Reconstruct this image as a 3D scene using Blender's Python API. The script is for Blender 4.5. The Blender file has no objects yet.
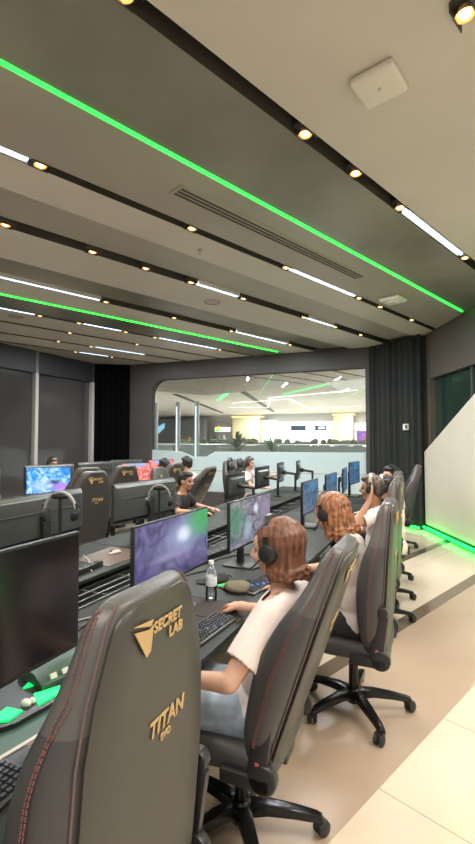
import bpy, bmesh, math, random
from mathutils import Vector, Matrix, Euler, noise
random.seed(7)
C = bpy.context.scene.collection
PI = math.pi
R = math.radians
sc = bpy.context.scene
sc.view_settings.view_transform = 'Standard'
sc.view_settings.look = 'None'
sc.view_settings.gamma = 1
sc.view_settings.exposure = 0.10
sc.view_settings.use_curve_mapping = False

# ------------------------------------------------------------------ materials
MATS = {}
def mat(name, col, rough=0.5, metal=0.0, emit=None, es=0.0, var=0.0, vscale=8.0, bump=0.0, bscale=200.0, coat=0.0, spec=0.5, trans=0.0, stretch=None):
    if name in MATS: return MATS[name]
    m = bpy.data.materials.new(name); m.use_nodes = True
    nt = m.node_tree; b = nt.nodes['Principled BSDF']
    b.inputs['Base Color'].default_value = (*col, 1)
    b.inputs['Roughness'].default_value = rough
    b.inputs['Metallic'].default_value = metal
    b.inputs['Specular IOR Level'].default_value = spec
    b.inputs['Coat Weight'].default_value = coat
    b.inputs['Transmission Weight'].default_value = trans
    if emit:
        b.inputs['Emission Color'].default_value = (*emit, 1)
        b.inputs['Emission Strength'].default_value = es
    if var > 0 or bump > 0:
        tc = nt.nodes.new('ShaderNodeTexCoord')
        src = tc.outputs['Object']
        if stretch:
            mp = nt.nodes.new('ShaderNodeMapping'); mp.inputs['Scale'].default_value = stretch
            nt.links.new(src, mp.inputs['Vector']); src = mp.outputs['Vector']
        if var > 0:
            n = nt.nodes.new('ShaderNodeTexNoise'); n.inputs['Scale'].default_value = vscale; n.inputs['Detail'].default_value = 4
            nt.links.new(src, n.inputs['Vector'])
            r = nt.nodes.new('ShaderNodeValToRGB')
            r.color_ramp.elements[0].position = 0.3; r.color_ramp.elements[1].position = 0.7
            r.color_ramp.elements[0].color = (*[c * (1 - var) for c in col], 1)
            r.color_ramp.elements[1].color = (*[min(1, c * (1 + var)) for c in col], 1)
            nt.links.new(n.outputs['Fac'], r.inputs['Fac']); nt.links.new(r.outputs['Color'], b.inputs['Base Color'])
        if bump > 0:
            n2 = nt.nodes.new('ShaderNodeTexNoise'); n2.inputs['Scale'].default_value = bscale
            nt.links.new(src, n2.inputs['Vector'])
            bp = nt.nodes.new('ShaderNodeBump'); bp.inputs['Strength'].default_value = bump; bp.inputs['Distance'].default_value = 0.002
            nt.links.new(n2.outputs['Fac'], bp.inputs['Height']); nt.links.new(bp.outputs['Normal'], b.inputs['Normal'])
    MATS[name] = m
    return m

def emat(name, col, s):
    return mat(name, col, 0.5, emit=col, es=s)

def glass_mat(name, tint=(1, 1, 1), refl=0.12, rough=0.02):
    if name in MATS: return MATS[name]
    m = bpy.data.materials.new(name); m.use_nodes = True
    nt = m.node_tree; nt.nodes.clear()
    out = nt.nodes.new('ShaderNodeOutputMaterial')
    mix = nt.nodes.new('ShaderNodeMixShader'); tr = nt.nodes.new('ShaderNodeBsdfTransparent'); gl = nt.nodes.new('ShaderNodeBsdfGlossy')
    fr = nt.nodes.new('ShaderNodeFresnel'); fr.inputs['IOR'].default_value = 1.45
    mul = nt.nodes.new('ShaderNodeMath'); mul.operation = 'MULTIPLY_ADD'; mul.inputs[1].default_value = 1.0; mul.inputs[2].default_value = refl - 0.04
    tr.inputs['Color'].default_value = (*tint, 1); gl.inputs['Roughness'].default_value = rough
    nt.links.new(fr.outputs[0], mul.inputs[0]); nt.links.new(mul.outputs[0], mix.inputs[0])
    nt.links.new(tr.outputs[0], mix.inputs[1]); nt.links.new(gl.outputs[0], mix.inputs[2]); nt.links.new(mix.outputs[0], out.inputs[0])
    MATS[name] = m
    return m

def frost_mat(name, col, fac):
    m = bpy.data.materials.new(name); m.use_nodes = True
    nt = m.node_tree; nt.nodes.clear()
    out = nt.nodes.new('ShaderNodeOutputMaterial')
    mix = nt.nodes.new('ShaderNodeMixShader'); tl = nt.nodes.new('ShaderNodeBsdfTranslucent'); df = nt.nodes.new('ShaderNodeBsdfDiffuse')
    tl.inputs['Color'].default_value = (*col, 1); df.inputs['Color'].default_value = (*col, 1); mix.inputs[0].default_value = fac
    nt.links.new(df.outputs[0], mix.inputs[1]); nt.links.new(tl.outputs[0], mix.inputs[2]); nt.links.new(mix.outputs[0], out.inputs[0])
    return m

def screen_mat(name, stops, scale, strength, burst=None, swirl=2.0, patches=(), seed=0.0):
    """lit display: coloured noise picture in the screen's own generated space, with a burst and soft patches"""
    m = bpy.data.materials.new(name); m.use_nodes = True
    nt = m.node_tree; b = nt.nodes['Principled BSDF']
    b.inputs['Base Color'].default_value = (0.01, 0.01, 0.012, 1); b.inputs['Roughness'].default_value = 0.22
    L = nt.links.new; N = nt.nodes.new
    tc = N('ShaderNodeTexCoord')
    mp = N('ShaderNodeMapping'); mp.inputs['Location'].default_value = (seed, seed, seed); mp.inputs['Scale'].default_value = (1, 1.7, 1)
    L(tc.outputs['Generated'], mp.inputs['Vector'])
    n = N('ShaderNodeTexNoise'); n.inputs['Scale'].default_value = scale; n.inputs['Detail'].default_value = 2.2; n.inputs['Distortion'].default_value = swirl
    L(mp.outputs['Vector'], n.inputs['Vector'])
    r = N('ShaderNodeValToRGB'); els = r.color_ramp.elements
    while len(els) < len(stops): els.new(0.5)
    for e, (p, c) in zip(els, stops): e.position = p; e.color = (*c, 1)
    L(n.outputs['Fac'], r.inputs['Fac'])
    cur = r.outputs['Color']
    def radial(cy, cz, ry, rz):
        sub = N('ShaderNodeVectorMath'); sub.operation = 'SUBTRACT'; sub.inputs[1].default_value = (0.5, cy, cz); L(tc.outputs['Generated'], sub.inputs[0])
        dv = N('ShaderNodeVectorMath'); dv.operation = 'MULTIPLY'; dv.inputs[1].default_value = (0, 1 / ry, 1 / rz); L(sub.outputs[0], dv.inputs[0])
        ln = N('ShaderNodeVectorMath'); ln.operation = 'LENGTH'; L(dv.outputs[0], ln.inputs[0])
        return sub, ln.outputs['Value']
    for (cy, cz, ry, rz, c, amt) in patches:
        _, d = radial(cy, cz, ry, rz)
        mr = N('ShaderNodeMapRange'); mr.inputs['From Min'].default_value = 0.35; mr.inputs['From Max'].default_value = 1.0
        mr.inputs['To Min'].default_value = amt; mr.inputs['To Max'].default_value = 0; L(d, mr.inputs['Value'])
        mx = N('ShaderNodeMix'); mx.data_type = 'RGBA'; L(mr.outputs[0], mx.inputs['Factor']); L(cur, mx.inputs[6]); mx.inputs[7].default_value = (*c, 1)
        cur = mx.outputs[2]
    if burst:
        cy, cz, ry, rz, c = burst
        sub, d = radial(cy, cz, ry, rz)
        nz = N('ShaderNodeVectorMath'); nz.operation = 'NORMALIZE'; L(sub.outputs[0], nz.inputs[0])
        n2 = N('ShaderNodeTexNoise'); n2.inputs['Scale'].default_value = 9.0; n2.inputs['Detail'].default_value = 6; L(nz.outputs[0], n2.inputs['Vector'])
        mr = N('ShaderNodeMapRange'); mr.inputs['From Min'].default_value = 0.0; mr.inputs['From Max'].default_value = 1.0; mr.inputs['To Min'].default_value = 1.3; mr.inputs['To Max'].default_value = 0; L(d, mr.inputs['Value'])
        ml = N('ShaderNodeMath'); ml.operation = 'MULTIPLY'; L(mr.outputs[0], ml.inputs[0])
        m2 = N('ShaderNodeMapRange'); m2.inputs['From Min'].default_value = 0.46; m2.inputs['From Max'].default_value = 0.66; m2.inputs['To Min'].default_value = 0.12; L(n2.outputs['Fac'], m2.inputs['Value'])
        L(m2.outputs[0], ml.inputs[1]); ml.use_clamp = True
        mx = N('ShaderNodeMix'); mx.data_type = 'RGBA'; L(ml.outputs[0], mx.inputs['Factor']); L(cur, mx.inputs[6]); mx.inputs[7].default_value = (*c, 1)
        cur = mx.outputs[2]
    L(cur, b.inputs['Emission Color']); b.inputs['Emission Strength'].default_value = strength
    return m

# ------------------------------------------------------------------ mesh helpers
class MB:
    def __init__(s): s.v = []; s.f = []; s.m = []; s.M = Matrix.Identity(4); s.k = 0
    def add(s, vs, fs, M=None, k=None):
        o = len(s.v); T = s.M @ M if M is not None else s.M
        s.v += [T @ Vector(p) for p in vs]
        for f in fs: s.f.append([i + o for i in f]); s.m.append(s.k if k is None else k)
        return s
    def box(s, c, d, rot=None, k=None):
        x, y, z = d[0] / 2, d[1] / 2, d[2] / 2
        vs = [(-x, -y, -z), (x, -y, -z), (x, y, -z), (-x, y, -z), (-x, -y, z), (x, -y, z), (x, y, z), (-x, y, z)]
        M = Matrix.Translation(c)
        if rot: M = M @ Euler(rot).to_matrix().to_4x4()
        return s.add(vs, [(0, 3, 2, 1), (4, 5, 6, 7), (0, 1, 5, 4), (1, 2, 6, 5), (2, 3, 7, 6), (3, 0, 4, 7)], M, k)
    def rings(s, rings, cap=True, k=None, close=False):
        n = len(rings[0]); vs = [p for r in rings for p in r]; fs = []
        m = len(rings)
        for i in range(m if close else m - 1):
            a = i * n; b = ((i + 1) % m) * n
            for j in range(n): fs.append((a + j, a + (j + 1) % n, b + (j + 1) % n, b + j))
        if cap and not close: fs.append(tuple(range(n - 1, -1, -1))); fs.append(tuple((m - 1) * n + j for j in range(n)))
        return s.add(vs, fs, None, k)
    def lathe(s, prof, c=(0, 0, 0), n=20, axis='Z', M=None, k=None):
        T = Matrix.Translation(c) @ {'Z': Matrix.Identity(4), 'X': Matrix.Rotation(PI / 2, 4, 'Y'), 'Y': Matrix.Rotation(-PI / 2, 4, 'X')}[axis]
        if M is not None: T = M @ T
        old = s.M; s.M = old @ T
        s.rings([[(r * math.cos(2 * PI * j / n), r * math.sin(2 * PI * j / n), z) for j in range(n)] for r, z in prof], k=k)
        s.M = old; return s
    def cone(s, p0, p1, r0, r1=None, n=14, k=None):
        r1 = r0 if r1 is None else r1
        p0 = Vector(p0); p1 = Vector(p1); d = p1 - p0
        q = d.to_track_quat('Z', 'Y').to_matrix().to_4x4()
        old = s.M; s.M = old @ Matrix.Translation(p0) @ q
        s.rings([[(r * math.cos(2 * PI * j / n), r * math.sin(2 * PI * j / n), z) for j in range(n)] for r, z in ((r0, 0), (r1, d.length))], k=k)
        s.M = old; return s
    def caps(s, p0, p1, r0, r1=None, n=14, k=None):
        """tapered capsule"""
        r1 = r0 if r1 is None else r1
        p0 = Vector(p0); p1 = Vector(p1); d = p1 - p0; L = max(d.length, 1e-5)
        q = d.to_track_quat('Z', 'Y').to_matrix().to_4x4()
        pr = [(max(1e-4, r0 * math.cos(a)), r0 * math.sin(a)) for a in [R(-88), R(-60), R(-30), 0]] + [(max(1e-4, r1 * math.cos(a)), L + r1 * math.sin(a)) for a in [0, R(30), R(60), R(88)]]
        old = s.M; s.M = old @ Matrix.Translation(p0) @ q
        s.rings([[(r * math.cos(2 * PI * j / n), r * math.sin(2 * PI * j / n), z) for j in range(n)] for r, z in pr], k=k)
        s.M = old; return s
    def ell(s, c, r, rot=None, n=18, k=None):
        M = Matrix.Translation(c)
        if rot: M = M @ Euler(rot).to_matrix().to_4x4()
        M = M @ Matrix.Diagonal((*r, 1))
        old = s.M; s.M = old @ M
        m = 11
        s.rings([[(max(1e-3, math.cos(a)) * math.cos(2 * PI * j / n), max(1e-3, math.cos(a)) * math.sin(2 * PI * j / n), math.sin(a)) for j in range(n)] for a in [R(-89 + 178 * i / (m - 1)) for i in range(m)]], k=k)
        s.M = old; return s
    def tube(s, path, r, n=8, k=None, close=False):
        path = [Vector(p) for p in path]; rr = r if isinstance(r, (list, tuple)) else [r] * len(path)
        rings = []; ref = Vector((0.13, 0.21, 0.97)); N_ = len(path)
        for i, p in enumerate(path):
            a = path[(i - 1) % N_] if close else path[max(0, i - 1)]
            b = path[(i + 1) % N_] if close else path[min(N_ - 1, i + 1)]
            t = (b - a).normalized()
            u = (ref - t * ref.dot(t))
            if u.length < 1e-3: u = Vector((1, 0, 0)) - t * t.x
            u.normalize(); ref = u; w = t.cross(u)
            rings.append([p + (u * math.cos(2 * PI * j / n) + w * math.sin(2 * PI * j / n)) * rr[i] for j in range(n)])
        return s.rings(rings, k=k, close=close)
    def prism(s, poly, h0, h1, axis='Z', k=None):
        def P(a, b, h): return {'Z': (a, b, h), 'X': (h, a, b), 'Y': (a, h, b)}[axis]
        n = len(poly)
        vs = [P(a, b, h0) for a, b in poly] + [P(a, b, h1) for a, b in poly]
        fs = [tuple(range(n - 1, -1, -1)), tuple(range(n, 2 * n))] + [(i, (i + 1) % n, n + (i + 1) % n, n + i) for i in range(n)]
        return s.add(vs, fs, None, k)
    def mesh(s, name):
        me = bpy.data.meshes.new(name)
        me.from_pydata([tuple(p) for p in s.v], [], s.f)
        me.polygons.foreach_set('material_index', s.m)
        return me
    def build(s, name, mats, parent=None, bevel=0.0, seg=2, smooth=True, angle=40, subsurf=0):
        me = s.mesh(name)
        bm = bmesh.new(); bm.from_mesh(me)
        bmesh.ops.recalc_face_normals(bm, faces=bm.faces)
        if bevel > 0:
            es = [e for e in bm.edges if len(e.link_faces) == 2 and e.calc_face_angle(0) > R(35)]
            bmesh.ops.bevel(bm, geom=es, offset=bevel, segments=seg, profile=0.6, affect='EDGES', clamp_overlap=True)
        bm.to_mesh(me); bm.free()
        for m in (mats if isinstance(mats, (list, tuple)) else [mats]): me.materials.append(m)
        if smooth:
            me.polygons.foreach_set('use_smooth', [True] * len(me.polygons)); me.set_sharp_from_angle(angle=R(angle))
        o = bpy.data.objects.new(name, me); C.objects.link(o)
        if parent: o.parent = parent
        if subsurf:
            md = o.modifiers.new('s', 'SUBSURF'); md.levels = subsurf; md.render_levels = subsurf
        return o
    def fuse(s, name, mats, parent=None, voxel=0.01, it=4, fac=0.5, keep=None, matfn=None):
        """one continuous skin round everything collected"""
        me = s.mesh('tmp'); bm = bmesh.new(); bm.from_mesh(me); bmesh.ops.recalc_face_normals(bm, faces=bm.faces); bm.to_mesh(me); bm.free()
        t = bpy.data.objects.new('tmp', me); C.objects.link(t)
        md = t.modifiers.new('r', 'REMESH'); md.mode = 'VOXEL'; md.voxel_size = voxel
        if it:
            sm = t.modifiers.new('s', 'SMOOTH'); sm.factor = fac; sm.iterations = it
        dg = bpy.context.evaluated_depsgraph_get(); dg.update()
        nm = bpy.data.meshes.new_from_object(t.evaluated_get(dg)); nm.name = name
        bpy.data.objects.remove(t); bpy.data.meshes.remove(me)
        nm.materials.clear()
        for m in (mats if isinstance(mats, (list, tuple)) else [mats]): nm.materials.append(m)
        if keep:
            bm = bmesh.new(); bm.from_mesh(nm)
            bmesh.ops.delete(bm, geom=[f for f in bm.faces if not keep(f.calc_center_median())], context='FACES')
            bm.to_mesh(nm); bm.free()
        nm.polygons.foreach_set('use_smooth', [True] * len(nm.polygons))
        if matfn: nm.polygons.foreach_set('material_index', [matfn(p.center) for p in nm.polygons])
        o = bpy.data.objects.new(name, nm); C.objects.link(o)
        if parent: o.parent = parent
        return o

def tag(o, label=None, cat=None, group=None, kind=None):
    if label: o['label'] = label
    if cat: o['category'] = cat
    if group: o['group'] = group
    if kind: o['kind'] = kind
    return o
def thing(name, label, cat, loc=(0, 0, 0), rz=0.0, group=None):
    o = bpy.data.objects.new(name, None); C.objects.link(o); o.empty_display_size = 0.1
    o.location = loc; o.rotation_euler = (0, 0, rz)
    return tag(o, label, cat, group)
def copy_tree(o, parent=None):
    c = o.copy(); C.objects.link(c)
    if parent: c.parent = parent; c.matrix_parent_inverse = o.matrix_parent_inverse.copy()
    for ch in list(o.children): copy_tree(ch, c)
    return c
def struct(o): o['kind'] = 'structure'; return o
def text_part(name, body, size, m, parent, M, shear=0.0, extrude=0.0015, align='LEFT', spacing=1.0, bold=0.0):
    cu = bpy.data.curves.new('t', 'FONT'); cu.body = body; cu.size = size; cu.shear = shear; cu.extrude = extrude; cu.align_x = align; cu.space_character = spacing; cu.offset = bold
    t = bpy.data.objects.new('t', cu); C.objects.link(t)
    dg = bpy.context.evaluated_depsgraph_get(); dg.update()
    me = bpy.data.meshes.new_from_object(t.evaluated_get(dg)); me.name = name
    bpy.data.objects.remove(t)
    me.transform(M); me.materials.clear(); me.materials.append(m)
    o = bpy.data.objects.new(name, me); C.objects.link(o)
    if parent: o.parent = parent
    return o
def interp(tab, u):
    for (a, va), (b, vb) in zip(tab, tab[1:]):
        if u <= b:
            t = max(0, min(1, (u - a) / (b - a))); t = t * t * (3 - 2 * t) * 0.5 + t * 0.5
            return va + (vb - va) * t
    return tab[-1][1]
ORD = ['first', 'second', 'third', 'fourth', 'fifth', 'sixth', 'seventh', 'eighth', 'ninth', 'tenth']

# ------------------------------------------------------------------ camera
cam = bpy.data.cameras.new('Camera'); co = bpy.data.objects.new('Camera', cam); C.objects.link(co)
cam.sensor_fit = 'VERTICAL'; cam.sensor_height = 36; cam.lens = 36 * 450 / 844; cam.clip_start = 0.05; cam.clip_end = 200
co.location = (0, 0, 1.72); co.rotation_euler = (R(90 + 2.29), 0, R(24.28))
sc.camera = co

# ------------------------------------------------------------------ setting
TH = R(21.5)
AX = Vector((math.sin(TH), math.cos(TH), 0)); NX = Vector((math.cos(TH), -math.sin(TH), 0))
HC = 3.78
def SA(s, a, z=0.0): p = NX * s + AX * a; return Vector((p.x, p.y, z))
SAM = Matrix.Rotation(-TH, 4, 'Z')        # local x = across the strips, local y = along them

M_beige = mat('beige_ceiling_paint', (0.60, 0.55, 0.495), 0.5, var=0.04, vscale=1.5)
M_gray = mat('taupe_ceiling_paint', (0.215, 0.205, 0.175), 0.30, var=0.38, vscale=0.75)
M_mid = mat('greige_ceiling_paint', (0.38, 0.345, 0.30), 0.4, var=0.08, vscale=1.0)
M_slot = mat('slot_black', (0.06, 0.055, 0.048), 0.6)
M_wall = mat('charcoal_wall', (0.062, 0.055, 0.052), 0.55, var=0.08, vscale=1.2)
M_curt = mat('curtain_charcoal', (0.017, 0.020, 0.019), 0.85, var=0.15, vscale=30)
M_black = mat('black_drape', (0.003, 0.003, 0.0035), 1.0, spec=0.05)
M_white = mat('white_plastic', (0.75, 0.72, 0.66), 0.4)
M_green = emat('green_led', (0.014, 1.0, 0.04), 5.0)
M_greenf = emat('green_floor_led', (0.004, 1.0, 0.07), 6.0)
M_tube = emat('cool_tube', (0.60, 0.80, 1.0), 2.6)
M_lens = emat('warm_lens', (1.0, 0.64, 0.27), 3.4)
M_refl = mat('warm_reflector', (0.85, 0.55, 0.28), 0.45, metal=0.2)

# ceiling: section across the strips, drawn out along them
SLOTS = [-1.80, -3.40, -4.59, -6.13, -7.58, -8.40, -9.30, -10.12]
SW = 0.05
def ceiling():
    mb = MB()
    A0, A1 = -4.0, 13.5
    bands = []   # (s_hi, s_lo, material index, lift)
    bands.append((6.0, -1.80 + SW, 0, 0.0))
    bands.append((-1.80 - SW, -2.60, 1, 0.0))
    bands.append((-2.60, -3.40 + SW, 2, 0.0))
    bands.append((-3.40 - SW, -3.92, 0, 0.0))
    bands.append((-3.92, -4.59 + SW, 2, 0.05))
    bands.append((-4.59 - SW, -5.45, 0, 0.0))
    bands.append((-5.45, -6.13 + SW, 1, 0.05))
    bands.append((-6.13 - SW, -6.83, 0, 0.0))
    bands.append((-6.83, -7.58 + SW, 1, 0.0))
    bands.append((-7.58 - SW, -8.40 + SW, 0, 0.0))
    bands.append((-8.40 - SW, -9.30 + SW, 0, 0.0))
    bands.append((-9.30 - SW, -10.12 + SW, 0, 0.0))
    bands.append((-10.12 - SW, -16.0, 2, 0.0))
    def q(s0, z0, s1, z1, k):
        vs = [SA(s0, A0, z0), SA(s0, A1, z0), SA(s1, A1, z1), SA(s1, A0, z1)]
        mb.add(vs, [(0, 1, 2, 3)], None, k)
    for i, (a, b, k, z) in enumerate(bands):
        q(a, HC + z, b, HC + z, k)
        if i + 1 < len(bands):
            a2, b2, k2, z2 = bands[i + 1]
            if abs(a2 - b) < 1e-6: q(b, HC + z, b, HC + z2, 2)
            else:
                q(b, HC + z, b, HC + 0.13, 3); q(b, HC + 0.13, a2, HC + 0.13, 3); q(a2, HC + 0.13, a2, HC + z2, 3)
    me = mb.mesh('ceiling')
    for m in (M_beige, M_gray, M_mid, M_slot): me.materials.append(m)
    o = bpy.data.objects.new('ceiling', me); C.objects.link(o); return struct(o)
ceiling()

# floor with the diagonal tile bands
def floor_mat():
    m = bpy.data.materials.new('tile_floor'); m.use_nodes = True
    nt = m.node_tree; b = nt.nodes['Principled BSDF']; L = nt.links.new; N = nt.nodes.new
    tc = N('ShaderNodeTexCoord'); mp = N('ShaderNodeMapping'); mp.vector_type = 'POINT'
    mp.inputs['Rotation'].default_value = (0, 0, TH); L(tc.outputs['Object'], mp.inputs['Vector'])
    sx = N('ShaderNodeSeparateXYZ'); L(mp.outputs[0], sx.inputs[0])
    def step(v, op, src=None):
        n = N('ShaderNodeMath'); n.operation = op; L(src or sx.outputs[0], n.inputs[0]); n.inputs[1].default_value = v; return n.outputs[0]
    def mul(a, b_):
        n = N('ShaderNodeMath'); n.operation = 'MULTIPLY'; L(a, n.inputs[0]); L(b_, n.inputs[1]); return n.outputs[0]
    tan = mul(step(-1.16, 'LESS_THAN'), step(-1.93, 'GREATER_THAN'))
    drk = mul(step(-1.93, 'LESS_THAN'), step(-2.07, 'GREATER_THAN'))
    drk2 = mul(step(-2.98, 'LESS_THAN'), step(-3.11, 'GREATER_THAN'))
    sm_ = N('ShaderNodeMath'); sm_.operation = 'MAXIMUM'; L(drk, sm_.inputs[0]); L(drk2, sm_.inputs[1]); drk = sm_.outputs[0]
    nz = N('ShaderNodeTexNoise'); nz.inputs['Scale'].default_value = 2.5; nz.inputs['Detail'].default_value = 6; L(mp.outputs[0], nz.inputs['Vector'])
    cr = N('ShaderNodeValToRGB'); cr.color_ramp.elements[0].color = (0.62, 0.54, 0.42, 1); cr.color_ramp.elements[1].color = (0.70, 0.615, 0.49, 1); L(nz.outputs[0], cr.inputs[0])
    tr = N('ShaderNodeValToRGB'); tr.color_ramp.elements[0].color = (0.36, 0.27, 0.195, 1); tr.color_ramp.elements[1].color = (0.44, 0.345, 0.255, 1); L(nz.outputs[0], tr.inputs[0])
    br = N('ShaderNodeTexBrick'); br.offset = 0.0; br.inputs['Scale'].default_value = 1.0; br.inputs['Mortar Size'].default_value = 0.0035; br.inputs['Brick Width'].default_value = 0.8; br.inputs['Row Height'].default_value = 0.8
    br.inputs['Color1'].default_value = (1, 1, 1, 1); br.inputs['Color2'].default_value = (0.97, 0.97, 0.97, 1); br.inputs['Mortar'].default_value = (0.6, 0.55, 0.5, 1)
    ad = N('ShaderNodeVectorMath'); ad.inputs[1].default_value = (1.16, 0.30, 0); L(mp.outputs[0], ad.inputs[0]); L(ad.outputs[0], br.inputs['Vector'])
    mx1 = N('ShaderNodeMix'); mx1.data_type = 'RGBA'; mx1.blend_type = 'MULTIPLY'; mx1.inputs['Factor'].default_value = 1; L(cr.outputs[0], mx1.inputs[6]); L(br.outputs['Color'], mx1.inputs[7])
    mx2 = N('ShaderNodeMix'); mx2.data_type = 'RGBA'; L(tan, mx2.inputs['Factor']); L(mx1.outputs[2], mx2.inputs[6]); L(tr.outputs[0], mx2.inputs[7])
    mx3 = N('ShaderNodeMix'); mx3.data_type = 'RGBA'; L(drk, mx3.inputs['Factor']); L(mx2.outputs[2], mx3.inputs[6]); mx3.inputs[7].default_value = (0.15, 0.115, 0.085, 1)
    L(mx3.outputs[2], b.inputs['Base Color'])
    rg = N('ShaderNodeMapRange'); rg.inputs['To Min'].default_value = 0.12; rg.inputs['To Max'].default_value = 0.30; L(tan, rg.inputs['Value']); L(rg.outputs[0], b.inputs['Roughness'])
    return m
fl = MB(); fl.box((-2, 5, -0.05), (26, 24, 0.1)); struct(fl.build('floor', floor_mat(), smooth=False))

L0 = Vector((-8.5, 2.0, 0)); L1 = Vector((-8.55, 9.44, 0)); L2 = Vector((-7.75, 10.0, 0)); R1 = Vector((-1.39, 10.24, 0)); R2 = Vector((-0.30, 9.40, 0)); R3 = Vector((0.5, 7.6, 0)); R4 = Vector((2.3, 3.55, 0))
def frame(p, q):
    """local x along the wall from p to q, y into the room's outside, z up"""
    d = (q - p).normalized(); n = Vector((-d.y, d.x, 0))
    return Matrix(((d.x, n.x, 0, p.x), (d.y, n.y, 0, p.y), (0, 0, 1, 0), (0, 0, 0, 1))), (q - p).length

# back wall with the big rounded window
MBK, LB = frame(L2, R1)
wx0, wx1, wz0, wz1, wr = 0.67, 6.25, 0.40, 3.33, 0.42
hole = [(wx0, wz0), (wx1, wz0), (wx1, wz1)] + [(wx0 + wr - wr * math.sin(a), wz1 - wr + wr * math.cos(a)) for a in [R(90 * i / 8) for i in range(9)]]
def wall_with_hole(name, mtx, length, height, hole, thick, m):
    cu = bpy.data.curves.new('w', 'CURVE'); cu.dimensions = '2D'; cu.fill_mode = 'BOTH'; cu.extrude = thick / 2
    for pts in ([(0, 0), (length, 0), (length, height), (0, height)], hole):
        sp = cu.splines.new('POLY'); sp.points.add(len(pts) - 1); sp.use_cyclic_u = True
        for p, q in zip(sp.points, pts): p.co = (q[0], q[1], 0, 1)
    t = bpy.data.objects.new('w', cu); C.objects.link(t)
    dg = bpy.context.evaluated_depsgraph_get(); dg.update()
    me = bpy.data.meshes.new_from_object(t.evaluated_get(dg)); me.name = name
    bpy.data.objects.remove(t)
    me.transform(mtx @ Matrix.Translation((0, thick / 2, 0)) @ Matrix.Rotation(PI / 2, 4, 'X'))
    me.materials.clear(); me.materials.append(m)
    o = bpy.data.objects.new(name, me); C.objects.link(o); return struct(o)
wall_with_hole('wall_back', MBK, LB, HC + 0.14, hole, 0.22, M_wall)
w = thing('window_1', None, None); struct(w)
g = MB(); g.M = MBK; g.prism([(a, b) for a, b in hole], 0.09, 0.10, 'Y'); g.build('pane', glass_mat('clear_glass', (0.93, 0.97, 0.96), 0.07), w, smooth=False)
fr = MB(); fr.M = MBK
fr.tube([(a, 0.09, b) for a, b in hole], 0.022, n=6, close=True); fr.build('window_frame', M_wall, w)
fm = MB(); fm.M = MBK
fm.prism([(wx0 + .01, wz0 + .01), (wx1 - .01, wz0 + .01), (wx1 - .01, 1.44), (2.55, 1.43), (2.30, 1.30), (1.95, 1.29), (1.60, 1.42), (wx0 + .01, 1.46)], 0.075, 0.085, 'Y')
fm.prism([(wx0 + .01, 0.93), (wx1 - .01, 0.93), (wx1 - .01, 0.95), (wx0 + .01, 0.95)], 0.070, 0.076, 'Y', k=1)
fm.build('frosted_film', [frost_mat('frosted_film', (0.80, 0.88, 0.90), 0.62), mat('film_line', (0.55, 0.52, 0.45), 0.6)], w, smooth=False)

# left wall: smoked glass bays between pale posts, black drape in the corner
ML, LL = frame(L0, L1)
wl = MB(); wl.M = ML; wl.box((LL / 2, 0.30, HC / 2), (LL, 0.1, HC + 0.28)); wl.box((LL / 2, 0.06, 3.60), (LL, 0.24, 0.66)); wl.box((LL / 2, 0.10, 0.15), (LL, 0.2, 0.3))
struct(wl.build('wall_left', mat('dark_wall', (0.028, 0.028, 0.032), 0.5), smooth=False))
w2 = thing('window_2', None, None); struct(w2)
for a, b in ((0.02, 2.5), (2.54, 5.49), (5.59, 7.36)):
    p = MB(); p.M = ML; p.box(((a + b) / 2, 0.06, 1.78), (b - a, 0.02, 2.98))
    p.build('pane', mat('smoked_glass', (0.062, 0.058, 0.058), 0.10, spec=0.9, var=0.1, vscale=0.8), w2, smooth=False)
for a in (2.52, 5.54, 7.40):
    p = MB(); p.M = ML; p.box((a, 0.0, 1.89), (0.09, 0.12, 3.78)); p.build('post', mat('pale_post', (0.50, 0.48, 0.46), 0.45), w2, bevel=0.006)
MD, LD = frame(L1, L2)
def drape(name, mtx, length, h, m, waves, amp, z0=0.02):
    mb = MB(); mb.M = mtx; n = waves * 10
    ring = []
    for i in range(n + 1):
        t = i / n; ring.append((t * length, -0.05 + amp * math.sin(t * waves * 2 * PI) + amp * 0.35 * math.sin(t * waves * 4.7 + 1)))
    vs = []; fs = []
    for z in (z0, h):
        for x, y in ring: vs.append((x, y, z))
        for x, y in ring: vs.append((x, y + 0.012, z))
    k = n + 1
    for i in range(n):
        fs += [(i, i + 1, 2 * k + i + 1, 2 * k + i), (k + i + 1, k + i, 3 * k + i, 3 * k + i + 1), (i, k + i, k + i + 1, i + 1), (2 * k + i, 2 * k + i + 1, 3 * k + i + 1, 3 * k + i)]
    mb.add(vs, fs)
    return mb.build(name, m, angle=80)
tag(drape('curtain', MD, LD, HC - 0.01, M_black, 7, 0.03), 'black floor-length curtain in the corner left of the long window', 'curtain')
MC, LC = frame(R1, R2)
tag(drape('curtain', MC, LC, HC - 0.01, M_curt, 9, 0.035), 'charcoal pleated curtain with a small white thermostat, right of the long window', 'curtain')
wc = MB(); wc.M = frame(L1 + Vector((-.1, .12, 0)), L2 + Vector((-.02, .12, 0)))[0]; wc.box((LD / 2, 0.12, HC / 2), (LD + .3, 0.06, HC + .28)); struct(wc.build('wall_corner', M_slot, smooth=False))
wr_ = MB(); wr_.M = MC; wr_.box((LC / 2, 0.16, HC / 2), (LC + .3, 0.06, HC + .28)); struct(wr_.build('wall_curtain', M_slot, smooth=False))

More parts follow.
